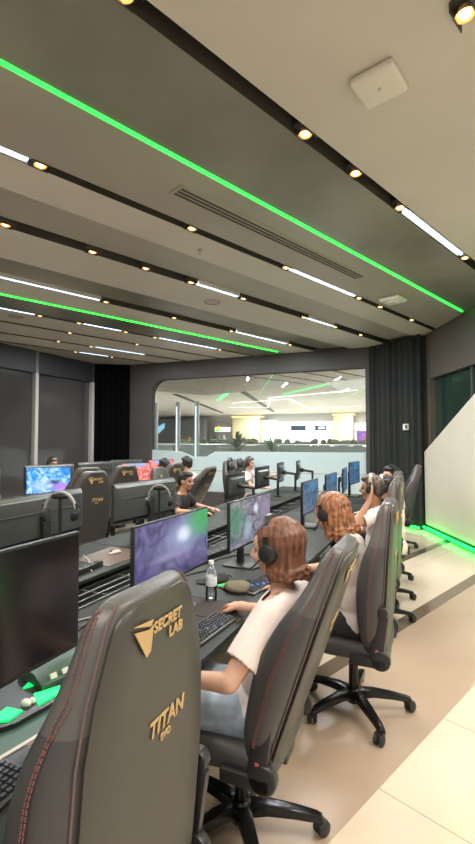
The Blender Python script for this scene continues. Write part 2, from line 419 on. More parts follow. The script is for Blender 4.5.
# right wall: bulkhead, dark green glass, cream sloping stair panel
MR, LR = frame(R2, R4)
wb = MB(); wb.M = MR
wb.box((LR / 2, 0.22, 3.39), (LR, 0.26, 0.98)); wb.box((0.06, 0.18, HC / 2), (0.12, 0.2, HC)); wb.box((LR / 2, 0.34, HC / 2), (LR, 0.06, HC + .28))
struct(wb.build('wall_right', mat('brown_bulkhead', (0.10, 0.085, 0.07), 0.45, var=0.08, vscale=1.2), smooth=False))
w3 = thing('window_3', None, None); struct(w3)
gp = MB(); gp.M = MR; gp.box((LR / 2 + .06, 0.20, 1.45), (LR - .12, 0.02, 2.9)); gp.build('pane', mat('green_black_glass', (0.02, 0.04, 0.03), 0.08, spec=0.9), w3, smooth=False)
for x in (1.52, 3.1):
    gm = MB(); gm.M = MR; gm.box((x, 0.175, 1.45), (0.06, 0.03, 2.9)); gm.build('mullion', M_slot, w3, smooth=False)
# stair panel on the wall's foot, its top edge rising towards the viewer
sp_ = MB(); sp_.M = MR
sp_.prism([(0.02, 0.12), (LR, 0.12), (LR, 3.05), (3.2, 3.05), (0.02, 1.49)], 0.0, 0.10, 'Y')
struct(sp_.build('wall_stair', mat('cream_panel', (0.66, 0.60, 0.50), 0.45, var=0.03, vscale=2), bevel=0.004))
bs = MB(); bs.M = MR; bs.box((LR / 2, 0.06, 0.05), (LR, 0.08, 0.1)); struct(bs.build('baseboard_right', M_slot, smooth=False))
def led(name, pts, r, m, label):
    b_ = MB(); b_.tube(pts, r, n=8); return tag(b_.build(name, m), label, 'led strip')
p0 = MR @ Vector((0.0, -0.03, 0.06)); p1 = MR @ Vector((LR, -0.03, 0.06))
led('led_strip', [p0, p1], 0.022, M_greenf, 'glowing green LED strip on the floor along the cream stair panel')
p0 = MC @ Vector((0.55, -0.14, 0.05)); p1 = MC @ Vector((LC - .02, -0.14, 0.05))
led('led_strip', [p0, p1], 0.018, M_greenf, 'short glowing green LED strip on the floor under the charcoal curtain')
led('led_strip', [SA(-2.60, -3, HC + .004), SA(-2.60, 7.55, HC + .004)], 0.017, M_green, 'long bright green LED line in the ceiling, nearer and longer of the two')
led('led_strip', [SA(-6.83, -1, HC + .006), SA(-6.83, 7.95, HC + .006)], 0.019, M_green, 'thinner green LED line in the ceiling ending above the long window')
th = thing('thermostat', 'small white thermostat with a dark display on the charcoal curtain', 'thermostat', (0, 0, 0))
t_ = MB(); t_.M = MC; t_.box((LC - .33, -0.105, 1.98), (0.13, 0.03, 0.12)); t_.build('body', M_white, th, bevel=0.008)
t_ = MB(); t_.M = MC; t_.box((LC - .305, -0.122, 1.98), (0.055, 0.006, 0.075)); t_.build('display', M_slot, th)

# ------------------------------------------------------------------ ceiling fixtures
SLOTNAME = ['the ceiling slot nearest the camera', 'the second ceiling slot from the camera', 'the third ceiling slot from the camera', 'the fourth ceiling slot from the camera', 'the fifth ceiling slot from the camera', 'the short sixth ceiling slot', 'the seventh ceiling slot', 'the last ceiling slot by the smoked glass']
DL = [[1.02, 2.39, 3.03, 3.77, 5.35], [1.24, 2.69, 4.12, 5.78, 6.40, 7.49], [1.36, 2.25, 2.93, 3.62, 4.59, 6.02, 6.96, 7.85], [3.23, 4.48, 5.81, 7.56], [2.81, 3.48, 4.41, 5.07, 6.82], [3.68, 5.16], [3.83, 4.56], [4.57, 5.51]]
TB = [[(3.87, 5.24)], [(-0.4, 1.16), (4.21, 5.66)], [(3.72, 4.48), (6.11, 6.88)], [(1.75, 3.13), (5.92, 7.46)], [(1.9, 2.73), (3.55, 4.32), (5.17, 6.72)], [], [(4.62, 5.93)], [(4.63, 5.41)]]
def make_dl():
    r = thing('downlight', '', 'downlight')
    h = MB(); h.box((0, 0, 0.055), (0.092, 0.15, 0.02)); h.box((-.044, 0, .03), (.006, .15, .06)); h.box((.044, 0, .03), (.006, .15, .06)); h.build('housing', M_slot, r)
    f = MB(); f.lathe([(0.022, 0.046), (0.032, 0.044), (0.047, 0.008), (0.044, 0.008), (0.031, 0.038), (0.022, 0.042)], n=20); f.build('reflector', M_refl, r)
    l = MB(); l.lathe([(0.001, -0.004), (0.016, -0.001), (0.027, 0.008), (0.030, 0.020), (0.026, 0.040), (0.001, 0.044)], n=16); l.build('lens', M_lens, r)
    return r
dl0 = make_dl(); used = False
for i, (s, As) in enumerate(zip(SLOTS, DL)):
    for j, a in enumerate(As):
        o = dl0 if not used else copy_tree(dl0); used = True
        o.location = SA(s, a, HC - .01); o.rotation_euler = (0, 0, -TH)
        o['label'] = 'small warm downlight, %s from the left in %s' % (ORD[j], SLOTNAME[i]); o['group'] = 'warm downlights in the ceiling slots'
        ld = bpy.data.lights.new('spot', 'SPOT'); ld.energy = 26; ld.color = (1.0, 0.78, 0.52); ld.spot_size = R(95); ld.spot_blend = 0.45; ld.shadow_soft_size = 0.03
        lo = bpy.data.objects.new('spot', ld); C.objects.link(lo); lo.location = SA(s, a, HC - 0.03)
o = copy_tree(dl0); o.location = SA(-0.72, 2.21, HC - .055); o.rotation_euler = (0, 0, -TH); o['label'] = 'warm downlight at the top right corner of the photo, nearest the camera'
hm = 0
for i, (s, As) in enumerate(zip(SLOTS, TB)):
    for j, (a, b) in enumerate(As):
        r = thing('tube_light', 'cool white tube, %s from the left in %s' % (ORD[j], SLOTNAME[i]), 'tube light', SA(s, (a + b) / 2, HC), -TH, 'cool white tubes in the ceiling slots')
        q = MB(); q.box((0, 0, 0.05), (0.08, b - a, 0.02)); q.box((-.036, 0, .025), (.006, b - a, .05)); q.box((.036, 0, .025), (.006, b - a, .05)); q.build('channel', M_white, r)
        q = MB(); q.cone((0, -(b - a) / 2 + .01, 0.018), (0, (b - a) / 2 - .01, 0.018), 0.02); q.build('tube', M_tube, r)
# wireless box, smoke detectors, ceiling speakers, air slot, sprinkler
ap = thing('access_point', 'white rounded square wireless box on the beige ceiling', 'access point', SA(-1.225, 2.325, HC), -TH + R(6))
q = MB(); q.box((0, 0, -0.028), (0.25, 0.25, 0.05)); q.build('cover', mat('offwhite_plastic', (0.72, 0.68, 0.60), 0.4), ap, bevel=0.02, seg=4)
q = MB(); q.lathe([(0.001, -.056), (.012, -.056), (.012, -.05)], n=14); q.build('status_light', mat('grey_dot', (.5, .5, .48), .4), ap)
sm = thing('smoke_detector', 'white square smoke detector on the ceiling near the charcoal curtain', 'smoke detector', SA(-3.05, 6.12, HC), -TH)
q = MB(); q.box((0, 0, -0.03), (0.30, 0.30, 0.06)); q.build('cover', MATS['offwhite_plastic'], sm, bevel=0.03, seg=3)
q = MB(); q.lathe([(.07, -.08), (.09, -.062), (.09, -.05)], n=18); q.build('sensor', M_white, sm)
for k, (s, a, lb) in enumerate([(-5.03, 4.36, 'round flush ceiling speaker between the third and fourth slots'), (-7.88, 2.53, 'round flush ceiling speaker at the far left beyond the green line')]):
    q = MB(); q.M = Matrix.Translation(SA(s, a, HC)); q.lathe([(0.001, -.004), (.10, -.004), (.105, -.012), (.125, -.012), (.13, 0)], n=28)
    tag(q.build('ceiling_speaker', mat('grille', (0.42, 0.36, 0.30), 0.5)), lb, 'speaker')
vt = thing('air_vent', 'long dark slotted air vent in the ceiling beside the near green line', 'air vent', SA(-2.945, 3.6, HC), -TH)
q = MB(); q.box((0, 0, -.004), (.17, 2.9, .012)); q.build('frame', M_mid, vt)
for dx in (-.045, 0.0, .045):
    q = MB(); q.box((dx, 0, -.011), (.024, 2.84, .006)); q.build('slot', M_slot, vt)
q = MB(); q.M = Matrix.Translation(SA(-3.72, 3.05, HC)); q.lathe([(.03, 0), (.03, -.008), (.008, -.012), (.008, -.04), (.025, -.045), (.025, -.05), (.001, -.052)], n=14)
tag(q.build('sprinkler', mat('chrome', (.6, .58, .55), .25, metal=1)), 'small chrome sprinkler head on the beige ceiling plank', 'sprinkler')

# ------------------------------------------------------------------ gaming chair
M_pu = mat('charcoal_leather', (0.052, 0.050, 0.052), 0.42, bump=0.25, bscale=260)
M_panel = mat('panel_leather', (0.050, 0.047, 0.041), 0.40, bump=0.25, bscale=260)
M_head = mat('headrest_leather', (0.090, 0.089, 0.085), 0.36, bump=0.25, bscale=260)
M_plas = mat('black_plastic', (0.018, 0.018, 0.02), 0.35)
M_base = mat('black_metal_base', (0.012, 0.012, 0.012), 0.22, metal=0.3)
M_gold = mat('gold_embroidery', (0.50, 0.34, 0.15), 0.5, bump=0.3, bscale=700)
M_stitch = mat('red_stitch', (0.19, 0.07, 0.066), 0.8)
M_pipe = mat('dark_piping', (0.13, 0.085, 0.08), 0.5)
M_wheel = mat('wheel_rubber', (0.02, 0.02, 0.022), 0.5)
PW = [(0, .215), (.15, .245), (.40, .262), (.58, .252), (.68, .232), (.76, .205), (.84, .178), (.89, .16), (.92, .132)]
DW = [(0, .10), (.15, .145), (.38, .172), (.54, .155), (.66, .112), (.74, .092), (.84, .084), (.92, .06)]
UMAX = 0.92
def ZU(u): return u if u < .74 else .74 + (u - .74) * .80
def back_ring(u):
    pw = interp(PW, u); d = interp(DW, u); hw = pw + 0.012 + 0.035 * max(0, min(1, (0.72 - u) / 0.2)) * min(1, u / .2 + .3)
    c = 0.012
    xb = 0.0 - 0.02 * (u / UMAX - .5) ** 2
    half = [(xb + c, 0.0), (xb + c * .9, pw * .5), (xb + .003, pw * .9), (xb - .012, pw + .006), (xb - .035, hw + .002), (xb - .035 - (d - .05) * .5, hw + .012), (xb - d + .012, hw + .004), (xb - d, hw - .016), (xb - d + .016, hw - .045), (xb - .058, hw - .085 if hw > .2 else hw - .07), (xb - .052, hw * .4), (xb - .05, 0.0)]
    u = ZU(u)
    pts = [(x, y, u) for x, y in half] + [(x, -y, u) for x, y in reversed(half[1:-1])]
    return pts
def make_chair():
    r = thing('gaming_chair', '', 'gaming chair')
    # base
    h = MB(); h.lathe([(.001, .055), (.05, .055), (.06, .075), (.055, .12), (.034, .14), (.001, .14)], n=20); h.build('base_hub', M_base, r)
    for i in range(5):
        a = R(18 + 72 * i); M = Matrix.Rotation(a, 4, 'Z')
        l = MB(); l.M = M
        prof = [(.03, .105, .036, .05), (.12, .112, .033, .042), (.24, .100, .028, .034), (.33, .085, .024, .028), (.355, .08, .02, .02)]
        l.rings([[(x, -wy, z - hz / 2), (x, wy, z - hz / 2), (x, wy * .8, z + hz / 2), (x, -wy * .8, z + hz / 2)] for x, z, wy, hz in prof])
        lo = l.build('leg', M_base, r, bevel=0.004)
        c = MB(); sw = Matrix.Rotation(R(40 + 67 * i), 4, 'Z'); c.M = M @ Matrix.Translation((.335, 0, 0)) @ sw
        for s in (-1, 1):
            c.lathe([(.001, s * .006), (.026, s * .006), (.032, s * .011), (.032, s * .022), (.024, s * .028), (.001, s * .029)], (.022, 0, .032), n=18, axis='Y')
        c.box((.012, 0, .058), (.05, .05, .014)); c.cone((0, 0, .05), (0, 0, .082), .011, n=10)
        c.build('caster', M_wheel, lo)
    g_ = MB(); g_.cone((0, 0, .13), (0, 0, .30), .030, .030, 18); g_.cone((0, 0, .30), (0, 0, .39), .020, .020, 16); g_.build('gas_column', M_base, r)
    t = MB(); t.box((0.02, 0, .395), (.30, .22, .05)); t.box((.17, 0, .40), (.12, .12, .045)); t.cone((.02, .1, .39), (.02, .27, .385), .009); t.build('tilt_mechanism', M_plas, r, bevel=.01)
    # seat
    rings = []
    for x, hw, zt, zb in [(-.30, .20, .455, .425), (-.29, .235, .49, .415), (-.22, .262, .515, .412), (-.05, .270, .515, .412), (.12, .262, .51, .415), (.22, .25, .505, .42), (.24, .22, .48, .43)]:
        half = [(0, zt - .012), (hw * .5, zt - .008), (hw * .74, zt + .008), (hw * .9, zt + .012), (hw, zt - .03), (hw * .98, zb + .02), (hw * .85, zb), (0, zb - .004)]
        rings.append([(x, y, z) for y, z in half] + [(x, -y, z) for y, z in reversed(half[1:-1])])
    s_ = MB(); s_.rings(rings); s_.build('seat', M_pu, r, subsurf=1, angle=180)
    # backrest shell and its rear panel tilt together about the seat hinge
    us = [0, .02, .06, .12, .2, .3, .4, .5, .58, .64, .7, .75, .8, .85, .885, .905, .918]
    b = MB(); rr = [back_ring(u) for u in us]
    top = [(p[0] * .6 - .014, p[1] * .82, ZU(.918) + .010) for p in rr[-1]]
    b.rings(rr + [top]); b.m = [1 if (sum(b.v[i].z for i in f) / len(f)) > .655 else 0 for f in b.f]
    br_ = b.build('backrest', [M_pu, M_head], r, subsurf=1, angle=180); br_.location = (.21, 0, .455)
    # front centre insert and pillow
    fi = MB(); fi.rings([[(-.078, -w, u), (-.098, -w * .8, u), (-.098, w * .8, u), (-.078, w, u)] for u, w in [(.05, .10), (.08, .13), (.3, .15), (.5, .15), (.66, .12), (.70, .09)]]); fi.build('front_insert', M_panel, br_, bevel=.008)
    em = MB(); em.M = Matrix.Translation((.09, 0, -.02)); em.add([(-.162, -.03, .80), (-.162, .03, .80), (-.162, .012, .755), (-.162, -.012, .755), (-.158, -.03, .80), (-.158, .03, .80), (-.158, .012, .755), (-.158, -.012, .755)], [(0, 1, 2, 3), (7, 6, 5, 4), (0, 4, 5, 1), (1, 5, 6, 2), (2, 6, 7, 3), (3, 7, 4, 0)]); em.build('front_emblem', M_gold, br_)
    pn = MB(); rings = []
    for u in [.03, .05, .1, .2, .3, .4, .5, .58, .64, .7, .75, .8, .84, .875, .895, .908]:
        w = interp(PW, u) - .004
        if u > .86: w *= 1 - ((u - .86) / .05) ** 2 * .20
        x0 = -0.02 * (u / UMAX - .5) ** 2 + .012
        ring = []
        for t in (-1, -.9, -.5, 0, .5, .9, 1): ring.append((x0 + .004 + .004 * (1 - t * t) - (.012 if abs(t) == 1 else 0), w * t, ZU(u)))
        for t in (1, 0, -1): ring.append((x0 - .014, w * t * .99, ZU(u)))
        rings.append(ring)
    pn.rings(rings); pl = pn.build('back_panel', M_panel, r, angle=60); pl.location = (.21, 0, .455)
    # piping and paired red stitches down both edges of the side bolsters
    st = MB(); edge = [.10 + .80 * i / 62 for i in range(63)]
    for s in (-1, 1):
        for k, off in enumerate((0.0, .014)):
            for u in edge:
                u2 = u + .008
                p = back_ring(u); q2 = back_ring(u2)
                def on(rg, o_, u_):
                    a = Vector(rg[4]); c_ = Vector(rg[5]); t = (o_ + .004 + .40 * max(0, .70 - u_)) / max(.02, (a - c_).length); v = a.lerp(c_, min(t, .86 if o_ == 0 else .99)); return Vector((v.x, v.y + .003, v.z))
                a = on(p, off, u); c_ = on(q2, off, u2)
                st.cone((a.x, s * a.y, a.z), (c_.x, s * c_.y, c_.z), .0022, n=5)
        st.k = 1; st.tube([(back_ring(u)[3][0] + .002, s * (back_ring(u)[3][1] + .002), ZU(u)) for u in us[1:]], .003, n=6); st.k = 0
    st.build('stitching', [M_stitch, M_pipe], pl)
    # gold marks on the panel
    TX = Matrix(((0, 0, 1, .0225), (1, 0, 0, 0), (0, 1, 0, 0), (0, 0, 0, 1)))      # text x -> y, text y -> z, text z -> x
    e2 = MB()
    e2.prism([(-.124, .832), (-.046, .824), (-.058, .812)], .0225, .025, 'X'); e2.prism([(-.122, .818), (-.060, .804), (-.046, .812), (-.054, .752), (-.071, .742)], .0225, .025, 'X')
    e2.build('emblem', M_gold, pl)
    text_part('lettering', 'SECRET', .038, M_gold, pl, TX @ Matrix.Translation((-.043, .787, 0)), shear=.1, bold=.001)
    text_part('lettering', 'LAB', .038, M_gold, pl, TX @ Matrix.Translation((.028, .751, 0)), shear=.1, bold=.001)
    text_part('lettering', 'TITAN', .056, M_gold, pl, TX @ Matrix.Translation((-.048, .526, 0)), shear=.15, bold=.001)
    text_part('lettering', 'EVO', .024, M_gold, pl, TX @ Matrix.Translation((.005, .497, 0)), shear=.1, bold=.0005)
    for s in (-1, 1):
        hc = MB(); hc.lathe([(.001, s * .29), (.052, s * .29), (.058, s * .283), (.058, s * .25), (.001, s * .245)], (.20, 0, .46), n=22, axis='Y'); hc.box((.13, s * .275, .44), (.20, .03, .05)); hc.build('hinge_cover', M_plas, r, bevel=.003)
        bk = MB(); bk.M = Matrix.Translation((.21, 0, .455)) @ Matrix.Rotation(R(8), 4, 'Y')
        bk.box((-.035, s * .270, .13), (.075, .03, .24)); bk.lathe([(.001, s * .25), (.034, s * .25), (.034, s * .288), (.028, s * .294), (.001, s * .294)], (-.035, 0, .275), n=18, axis='Y')
        bo = bk.build('recline_bracket', M_plas, r, bevel=.008)
        rm = MB(); rm.M = bk.M; rm.box((-.035, s * .2865, .05), (.016, .003, .022)); rm.build('red_mark', mat('red_tab', (.45, .10, .09), .5), bo)
    return r
chair0 = make_chair(); c_used = False
def chair(x, y, rz, recline, label, group='dark gaming chairs', z=0.0, pillow=False):
    global c_used
    o = chair0 if not c_used else copy_tree(chair0); c_used = True
    o.location = (x, y, z); o.rotation_euler = (0, 0, rz); o['label'] = label; o['group'] = group
    for ch in o.children:
        if pillow and ch.name.startswith('backrest'):
            ph = pillow_proto.copy(); C.objects.link(ph); ph.parent = ch
        if ch.name.startswith('backrest') or ch.name.startswith('back_panel'): ch.rotation_euler = (0, R(recline), 0)
    return o
hp = MB(); hp.ell((-.10, 0, .78), (.045, .135, .085)); PILLOW_ME = hp.mesh('headrest_pillow'); PILLOW_ME.materials.append(M_pu); PILLOW_ME.polygons.foreach_set('use_smooth', [True] * len(PILLOW_ME.polygons))
class pillow_proto:
    @staticmethod
    def copy(): return bpy.data.objects.new('headrest_pillow', PILLOW_ME)
# ------------------------------------------------------------------ people
M_skin = mat('skin', (0.62, 0.36, 0.25), 0.5, var=0.05, vscale=20)
M_skin2 = mat('skin_tan', (0.50, 0.27, 0.17), 0.5, var=0.05, vscale=20)
M_lip = mat('lips', (0.50, 0.18, 0.15), 0.5); M_eye = mat('eye', (0.03, 0.02, 0.02), 0.2); M_brow = mat('brow', (0.08, 0.045, 0.03), 0.8)
def hairmat(name, c1, c2):
    m = mat(name, c1, 0.5); nt = m.node_tree; b = nt.nodes['Principled BSDF']
    tc = nt.nodes.new('ShaderNodeTexCoord'); mp = nt.nodes.new('ShaderNodeMapping'); mp.inputs['Scale'].default_value = (60, 60, 9); nt.links.new(tc.outputs['Object'], mp.inputs[0])
    n = nt.nodes.new('ShaderNodeTexNoise'); n.inputs['Scale'].default_value = 1; n.inputs['Detail'].default_value = 3; nt.links.new(mp.outputs[0], n.inputs['Vector'])
    r = nt.nodes.new('ShaderNodeValToRGB'); r.color_ramp.elements[0].position = .35; r.color_ramp.elements[1].position = .68; r.color_ramp.elements[0].color = (*c1, 1); r.color_ramp.elements[1].color = (*c2, 1)
    nt.links.new(n.outputs[0], r.inputs[0]); nt.links.new(r.outputs[0], b.inputs['Base Color'])
    bp = nt.nodes.new('ShaderNodeBump'); bp.inputs['Strength'].default_value = .5; bp.inputs['Distance'].default_value = .004; nt.links.new(n.outputs[0], bp.inputs['Height']); nt.links.new(bp.outputs[0], b.inputs['Normal'])
    return m
H_auburn = hairmat('auburn_hair', (0.075, 0.030, 0.018), (0.24, 0.098, 0.052))
H_ginger = hairmat('ginger_hair', (0.10, 0.036, 0.016), (0.46, 0.19, 0.075))
H_black = hairmat('black_hair', (0.008, 0.007, 0.007), (0.03, 0.026, 0.024))
H_ash = hairmat('ash_hair', (0.06, 0.045, 0.035), (0.20, 0.155, 0.12))
M_shirtw = mat('white_cotton', (0.78, 0.68, 0.64), 0.8, bump=.3, bscale=25)
M_shirtb = mat('black_cotton', (0.022, 0.018, 0.017), 0.8, bump=.3, bscale=25)
M_jean = mat('pale_denim', (0.36, 0.44, 0.54), 0.85, var=.3, vscale=14, bump=.3, bscale=400)
M_dark = mat('dark_trousers', (0.03, 0.032, 0.04), 0.85)
M_shoe = mat('white_shoe', (0.6, 0.58, 0.55), 0.6)
V = Vector
def hand(mb, wrist, d, up, side, curl=0.5, s=1.0):
    """palm, four unequal bent fingers and a thumb off the palm's side; side=+1 puts the thumb at d x up"""
    d = V(d).normalized(); up = V(up); up = (up - d * up.dot(d)).normalized(); x = d.cross(up) * side; w = V(wrist)
    mb.caps(w - d * .02, w + d * .02, .026 * s, .026 * s)
    for o_ in (-.024, -.008, .008, .024): mb.caps(w + d * .015 + x * o_ * .7 * s, w + d * .082 * s + x * o_ * s, .015 * s, .012 * s, 10)
    for o_, L in ((.026, .068), (.009, .078), (-.009, .073), (-.026, .056)):
        p = w + d * .082 * s + x * o_ * s; dd = d; 
        for q, fr_ in enumerate((.45, .32, .25)):
            a = curl * (.55 if q == 0 else .75); dd = (dd * math.cos(a) - up * math.sin(a)).normalized(); up2 = (up - dd * up.dot(dd)).normalized()
            p2 = p + dd * L * fr_ * s; mb.caps(p, p2, (.0092 - .001 * q) * s, (.0086 - .001 * q) * s, 9); p = p2
    p = w + d * .03 * s + x * .022 * s; dd = (d * .75 + x * .65 - up * .3).normalized(); p2 = p + dd * .045 * s; mb.caps(p, p2, .0125 * s, .0105 * s, 9)
    dd = (d * .95 + x * .15 - up * .25).normalized(); mb.caps(p2, p2 + dd * .034 * s, .0105 * s, .0085 * s, 9)

def headset(M, label, band=None, root=None):
    o = thing('headset', label, 'headset', (0, 0, 0), 0, 'over-ear headsets'); o.matrix_world = M
    mb_ = band or M_plas
    b = MB(); arc = [(0.005 * math.sin(a * 2), .098 * math.cos(a), .012 + .122 * math.sin(a)) for a in [R(180 * i / 20) for i in range(21)]]
    b.rings([[(p[0] - .017, p[1] * .97, p[2] - .005 * math.sin(R(9 * i))), (p[0] + .017, p[1] * .97, p[2] - .005 * math.sin(R(9 * i))), (p[0] + .015, p[1] * 1.05, p[2] + .008), (p[0] - .015, p[1] * 1.05, p[2] + .008)] for i, p in enumerate(arc)])
    b.build('headband', mb_, o, bevel=.002)
    for s in (-1, 1):
        c = MB(); c.lathe([(.001, s * .122), (.026, s * .121), (.038, s * .115), (.042, s * .100), (.040, s * .096), (.001, s * .096)], (0, 0, -.01), n=22, axis='Y'); c.box((0, s * .105, .035), (.02, .014, .05))
        cup = c.build('ear_cup', M_plas, o)
        k = MB(); k.lathe([(.022, s * .097), (.044, s * .097), (.047, s * .088), (.043, s * .078), (.022, s * .078)], (0, 0, -.01), n=22, axis='Y'); k.build('ear_cushion', mat('cushion_black', (.02, .02, .022), .6), cup)
    m_ = MB(); m_.tube([(-.03, -.112, -.03), (-.07, -.108, -.06), (-.10, -.085, -.075)], .004, 6); m_.ell((-.105, -.08, -.076), (.012, .007, .007)); m_.build('microphone', M_plas, o)
    return o

def person(name_label, x, y, rz, P, skin=None, voxel=0.011, hair=('short', H_black), shirt=M_shirtw, pants=M_dark, hs=None, hsband=None, group='players seated at the desks'):
    skin = skin or M_skin
    root = thing('person', name_label, 'person', (x, y, 0), rz, group)
    pel = V(P.get('pel', (.08, 0, .57))); neck = V(P.get('neck', (.10, 0, 1.08))); hd = V(P.get('head', (.04, 0, 1.24)))
    Hm = Matrix.Translation(hd) @ Matrix.Rotation(R(P.get('yaw', 0)), 4, 'Z') @ Matrix.Rotation(R(-P.get('pitch', 0)), 4, 'Y') @ Matrix.Rotation(R(P.get('roll', 0)), 4, 'X')
    sdir = Matrix.Rotation(R(P.get('twist', 0)), 4, 'Z')
    up = (neck - pel).normalized(); sh = {}
    for s in (-1, 1): sh[s] = neck + (sdir @ V((0, s * .165, 0))) - up * .055
    hip = {s: pel + V((0, s * .085, -.01)) for s in (-1, 1)}
    kn = {-1: V(P.get('kneeL', (-.36, -.12, .53))), 1: V(P.get('kneeR', (-.36, .12, .53)))}
    ft = {-1: V(P.get('footL', (-.34, -.13, .09))), 1: V(P.get('footR', (-.34, .13, .09)))}
    arms = {-1: P.get('armL', ((-.06, -.26, .80), (-.30, -.20, .785), (-1, .2, -.1))), 1: P.get('armR', ((-.06, .26, .80), (-.30, .20, .785), (-1, -.2, -.1)))}
    b = MB()
    def torso(mb, g):
        c1 = pel.lerp(neck, .35); c2 = pel.lerp(neck, .68)
        pitch = math.atan2(up.x, up.z)
        e = (0, pitch, R(P.get('twist', 0)))
        mb.ell(pel, (.115 + g, .165 + g, .12 + g), e); mb.ell(c1, (.100 + g, .145 + g, .17 + g), e); mb.ell(c2, (.105 + g, .158 + g, .17 + g), e)
        mb.caps(sh[-1] + V((0, .03, 0)), sh[1] - V((0, .03, 0)), .062 + g, .062 + g)
    torso(b, 0)
    b.caps(neck - up * .05, hd + V((.012, 0, -.05)), .058, .05)
    for s in (-1, 1):
        el, wr, hdv = (V(a) for a in arms[s])
        b.caps(sh[s], el, .050, .038); b.caps(el, wr, .039, .026)
        hand(b, wr + (wr - el).normalized() * .012, hdv, P.get('upL' if s < 0 else 'upR', (0, 0, 1)), (1 if s < 0 else -1) * P.get('thumb', 1), P.get('curl', .45), P.get('hand', 1.0))
        b.caps(hip[s], kn[s], .082, .056); b.caps(kn[s], ft[s], .054, .036); b.caps(ft[s] + V((.03, 0, -.04)), ft[s] + V((-.14, 0, -.05)), .036, .032)
    old = b.M; b.M = Hm
    b.ell((.012, 0, .028), (.098, .076, .088)); b.ell((-.028, 0, -.045), (.062, .056, .066)); b.ell((-.05, 0, -.088), (.032, .032, .024)); b.ell((-.055, 0, .03), (.04, .06, .05))
    b.caps((-.084, 0, .018), (-.112, 0, -.022), .011, .014, 10); b.caps((-.1, -.012, -.028), (-.1, .012, -.028), .009, .009, 8)
    b.caps((-.087, -.018, -.052), (-.087, .018, -.052), .009, .009, 8); b.caps((-.076, -.045, .024), (-.088, 0, .026), .010, .010, 8); b.caps((-.076, .045, .024), (-.088, 0, .026), .010, .010, 8)
    for s in (-1, 1): b.ell((.008, s * .078, -.005), (.020, .009, .032)); b.ell((-.060, s * .04, -.025), (.03, .022, .03))
    b.M = old
    Hi = Hm.inverted()
    def mf(c):
        p = Hi @ c
        if abs(p.y) < .09 and -.12 < p.z < .12 and p.x < -.055:
            if abs(abs(p.y) - .032) < .016 and abs(p.z - .004) < .009: return 2
            if abs(abs(p.y) - .032) < .02 and abs(p.z - .028) < .006: return 3
            if abs(p.y) < .026 and abs(p.z + .055) < .010 and p.x < -.08: return 1
        return 0
    b.fuse('body', [skin, M_lip, M_eye, M_brow], root, voxel, it=3, fac=.5, matfn=mf)
    # shirt: torso, sleeves to just above the elbow with clean hems and an open neck
    t = MB(); torso(t, .012)
    cuts = []
    for s in (-1, 1):
        el = V(arms[s][0]); d = (el - sh[s]).normalized(); L = (el - sh[s]).length
        t.caps(sh[s], sh[s] + d * L * P.get('sleeve', .80), .070, .066); cuts.append((sh[s] + d * L * P.get('sleeve', .80), d))
    nk = neck - up * .0
    nv = (hd - neck).normalized()
    def keep(c):
        for p, d in cuts:
            if (c - p).dot(d) > 0 and (c - p).length < .12: return False
        if (c - (nk + nv * .014)).dot(nv) > 0: return False
        return (c - pel).dot(up) > -.075
    so = t.fuse('shirt', shirt, root, voxel, it=5, keep=keep)
    sd = so.modifiers.new('thick', 'SOLIDIFY'); sd.thickness = .004; sd.offset = 1
    q = MB(); q.ell(pel - up * .02, (.125, .178, .115))
    for s in (-1, 1): q.caps(hip[s], kn[s], .096, .070); q.caps(kn[s], ft[s].lerp(kn[s], .12), .068, .055)
    q.fuse('trousers', pants, root, voxel * 1.2, it=4)
    for s in (-1, 1):
        z = MB(); z.caps(ft[s] + V((.035, 0, -.045)), ft[s] + V((-.15, 0, -.052)), .043, .037); z.box(ft[s] + V((-.06, 0, -.078)), (.26, .085, .02)); z.fuse('shoe', M_shoe, root, .009, it=3)
    # hair
    kind, hm = hair
    h = MB(); h.M = Hm
    if kind == 'short':
        h.ell((.022, 0, .045), (.100, .084, .085)); h.ell((.06, 0, -.01), (.055, .072, .07)); h.ell((-.045, 0, .095), (.055, .058, .035))
        rnd = random.Random(int(x * 100))
        for i in range(46):
            a = rnd.uniform(0, 2 * PI); e = rnd.uniform(.35, 1.45); p = V((.02 + .098 * math.cos(a) * math.cos(e), .082 * math.sin(a) * math.cos(e), .045 + .083 * math.sin(e)))
            h.caps(p, p + V((-.018 + .02 * math.cos(a), .02 * math.sin(a), .012)), .013, .005, 7)
        h.fuse('hair', hm, root, voxel * .9, it=1, keep=lambda c: (Hi @ c).x > -.088 or (Hi @ c).z > .055)
    else:
        lg = P.get('hairlen', .19); rnd = random.Random(int(y * 100) + 3)
        h.ell((.02, 0, .042), (.106, .09, .09)); h.ell((.055, 0, -.04), (.07, .088, .10)); h.ell((.05, 0, -lg + .06), (.055, .072, .05))
        for i in range(90):
            a = R(-118 + 236 * (i + rnd.random()) / 90)          # 0 = back of the head
            top = V((.0 + rnd.uniform(-.03, .03), rnd.uniform(-.012, .012), .128))
            pts = []
            for k in range(9):
                t_ = k / 8
                if t_ < .45:
                    e = (1 - t_ / .45) * PI / 2; rr_ = math.cos(e); z_ = .04 + .092 * math.sin(e)
                else:
                    e = (t_ - .45) / .55; rr_ = 1.0 - P.get('tuck', .16) * math.sin(e * PI * .62) + .16 * max(0, e - .7) + P.get('wave', .02) * math.sin(e * 9 + i * .9) + rnd.uniform(-.02, .03); z_ = .04 - e * (lg + .04 + .02 * math.sin(i * 1.7))
                pts.append(V((.02 + .112 * rr_ * math.cos(a), .097 * rr_ * math.sin(a), z_)) + V((rnd.uniform(-.003, .003), rnd.uniform(-.003, .003), 0)))
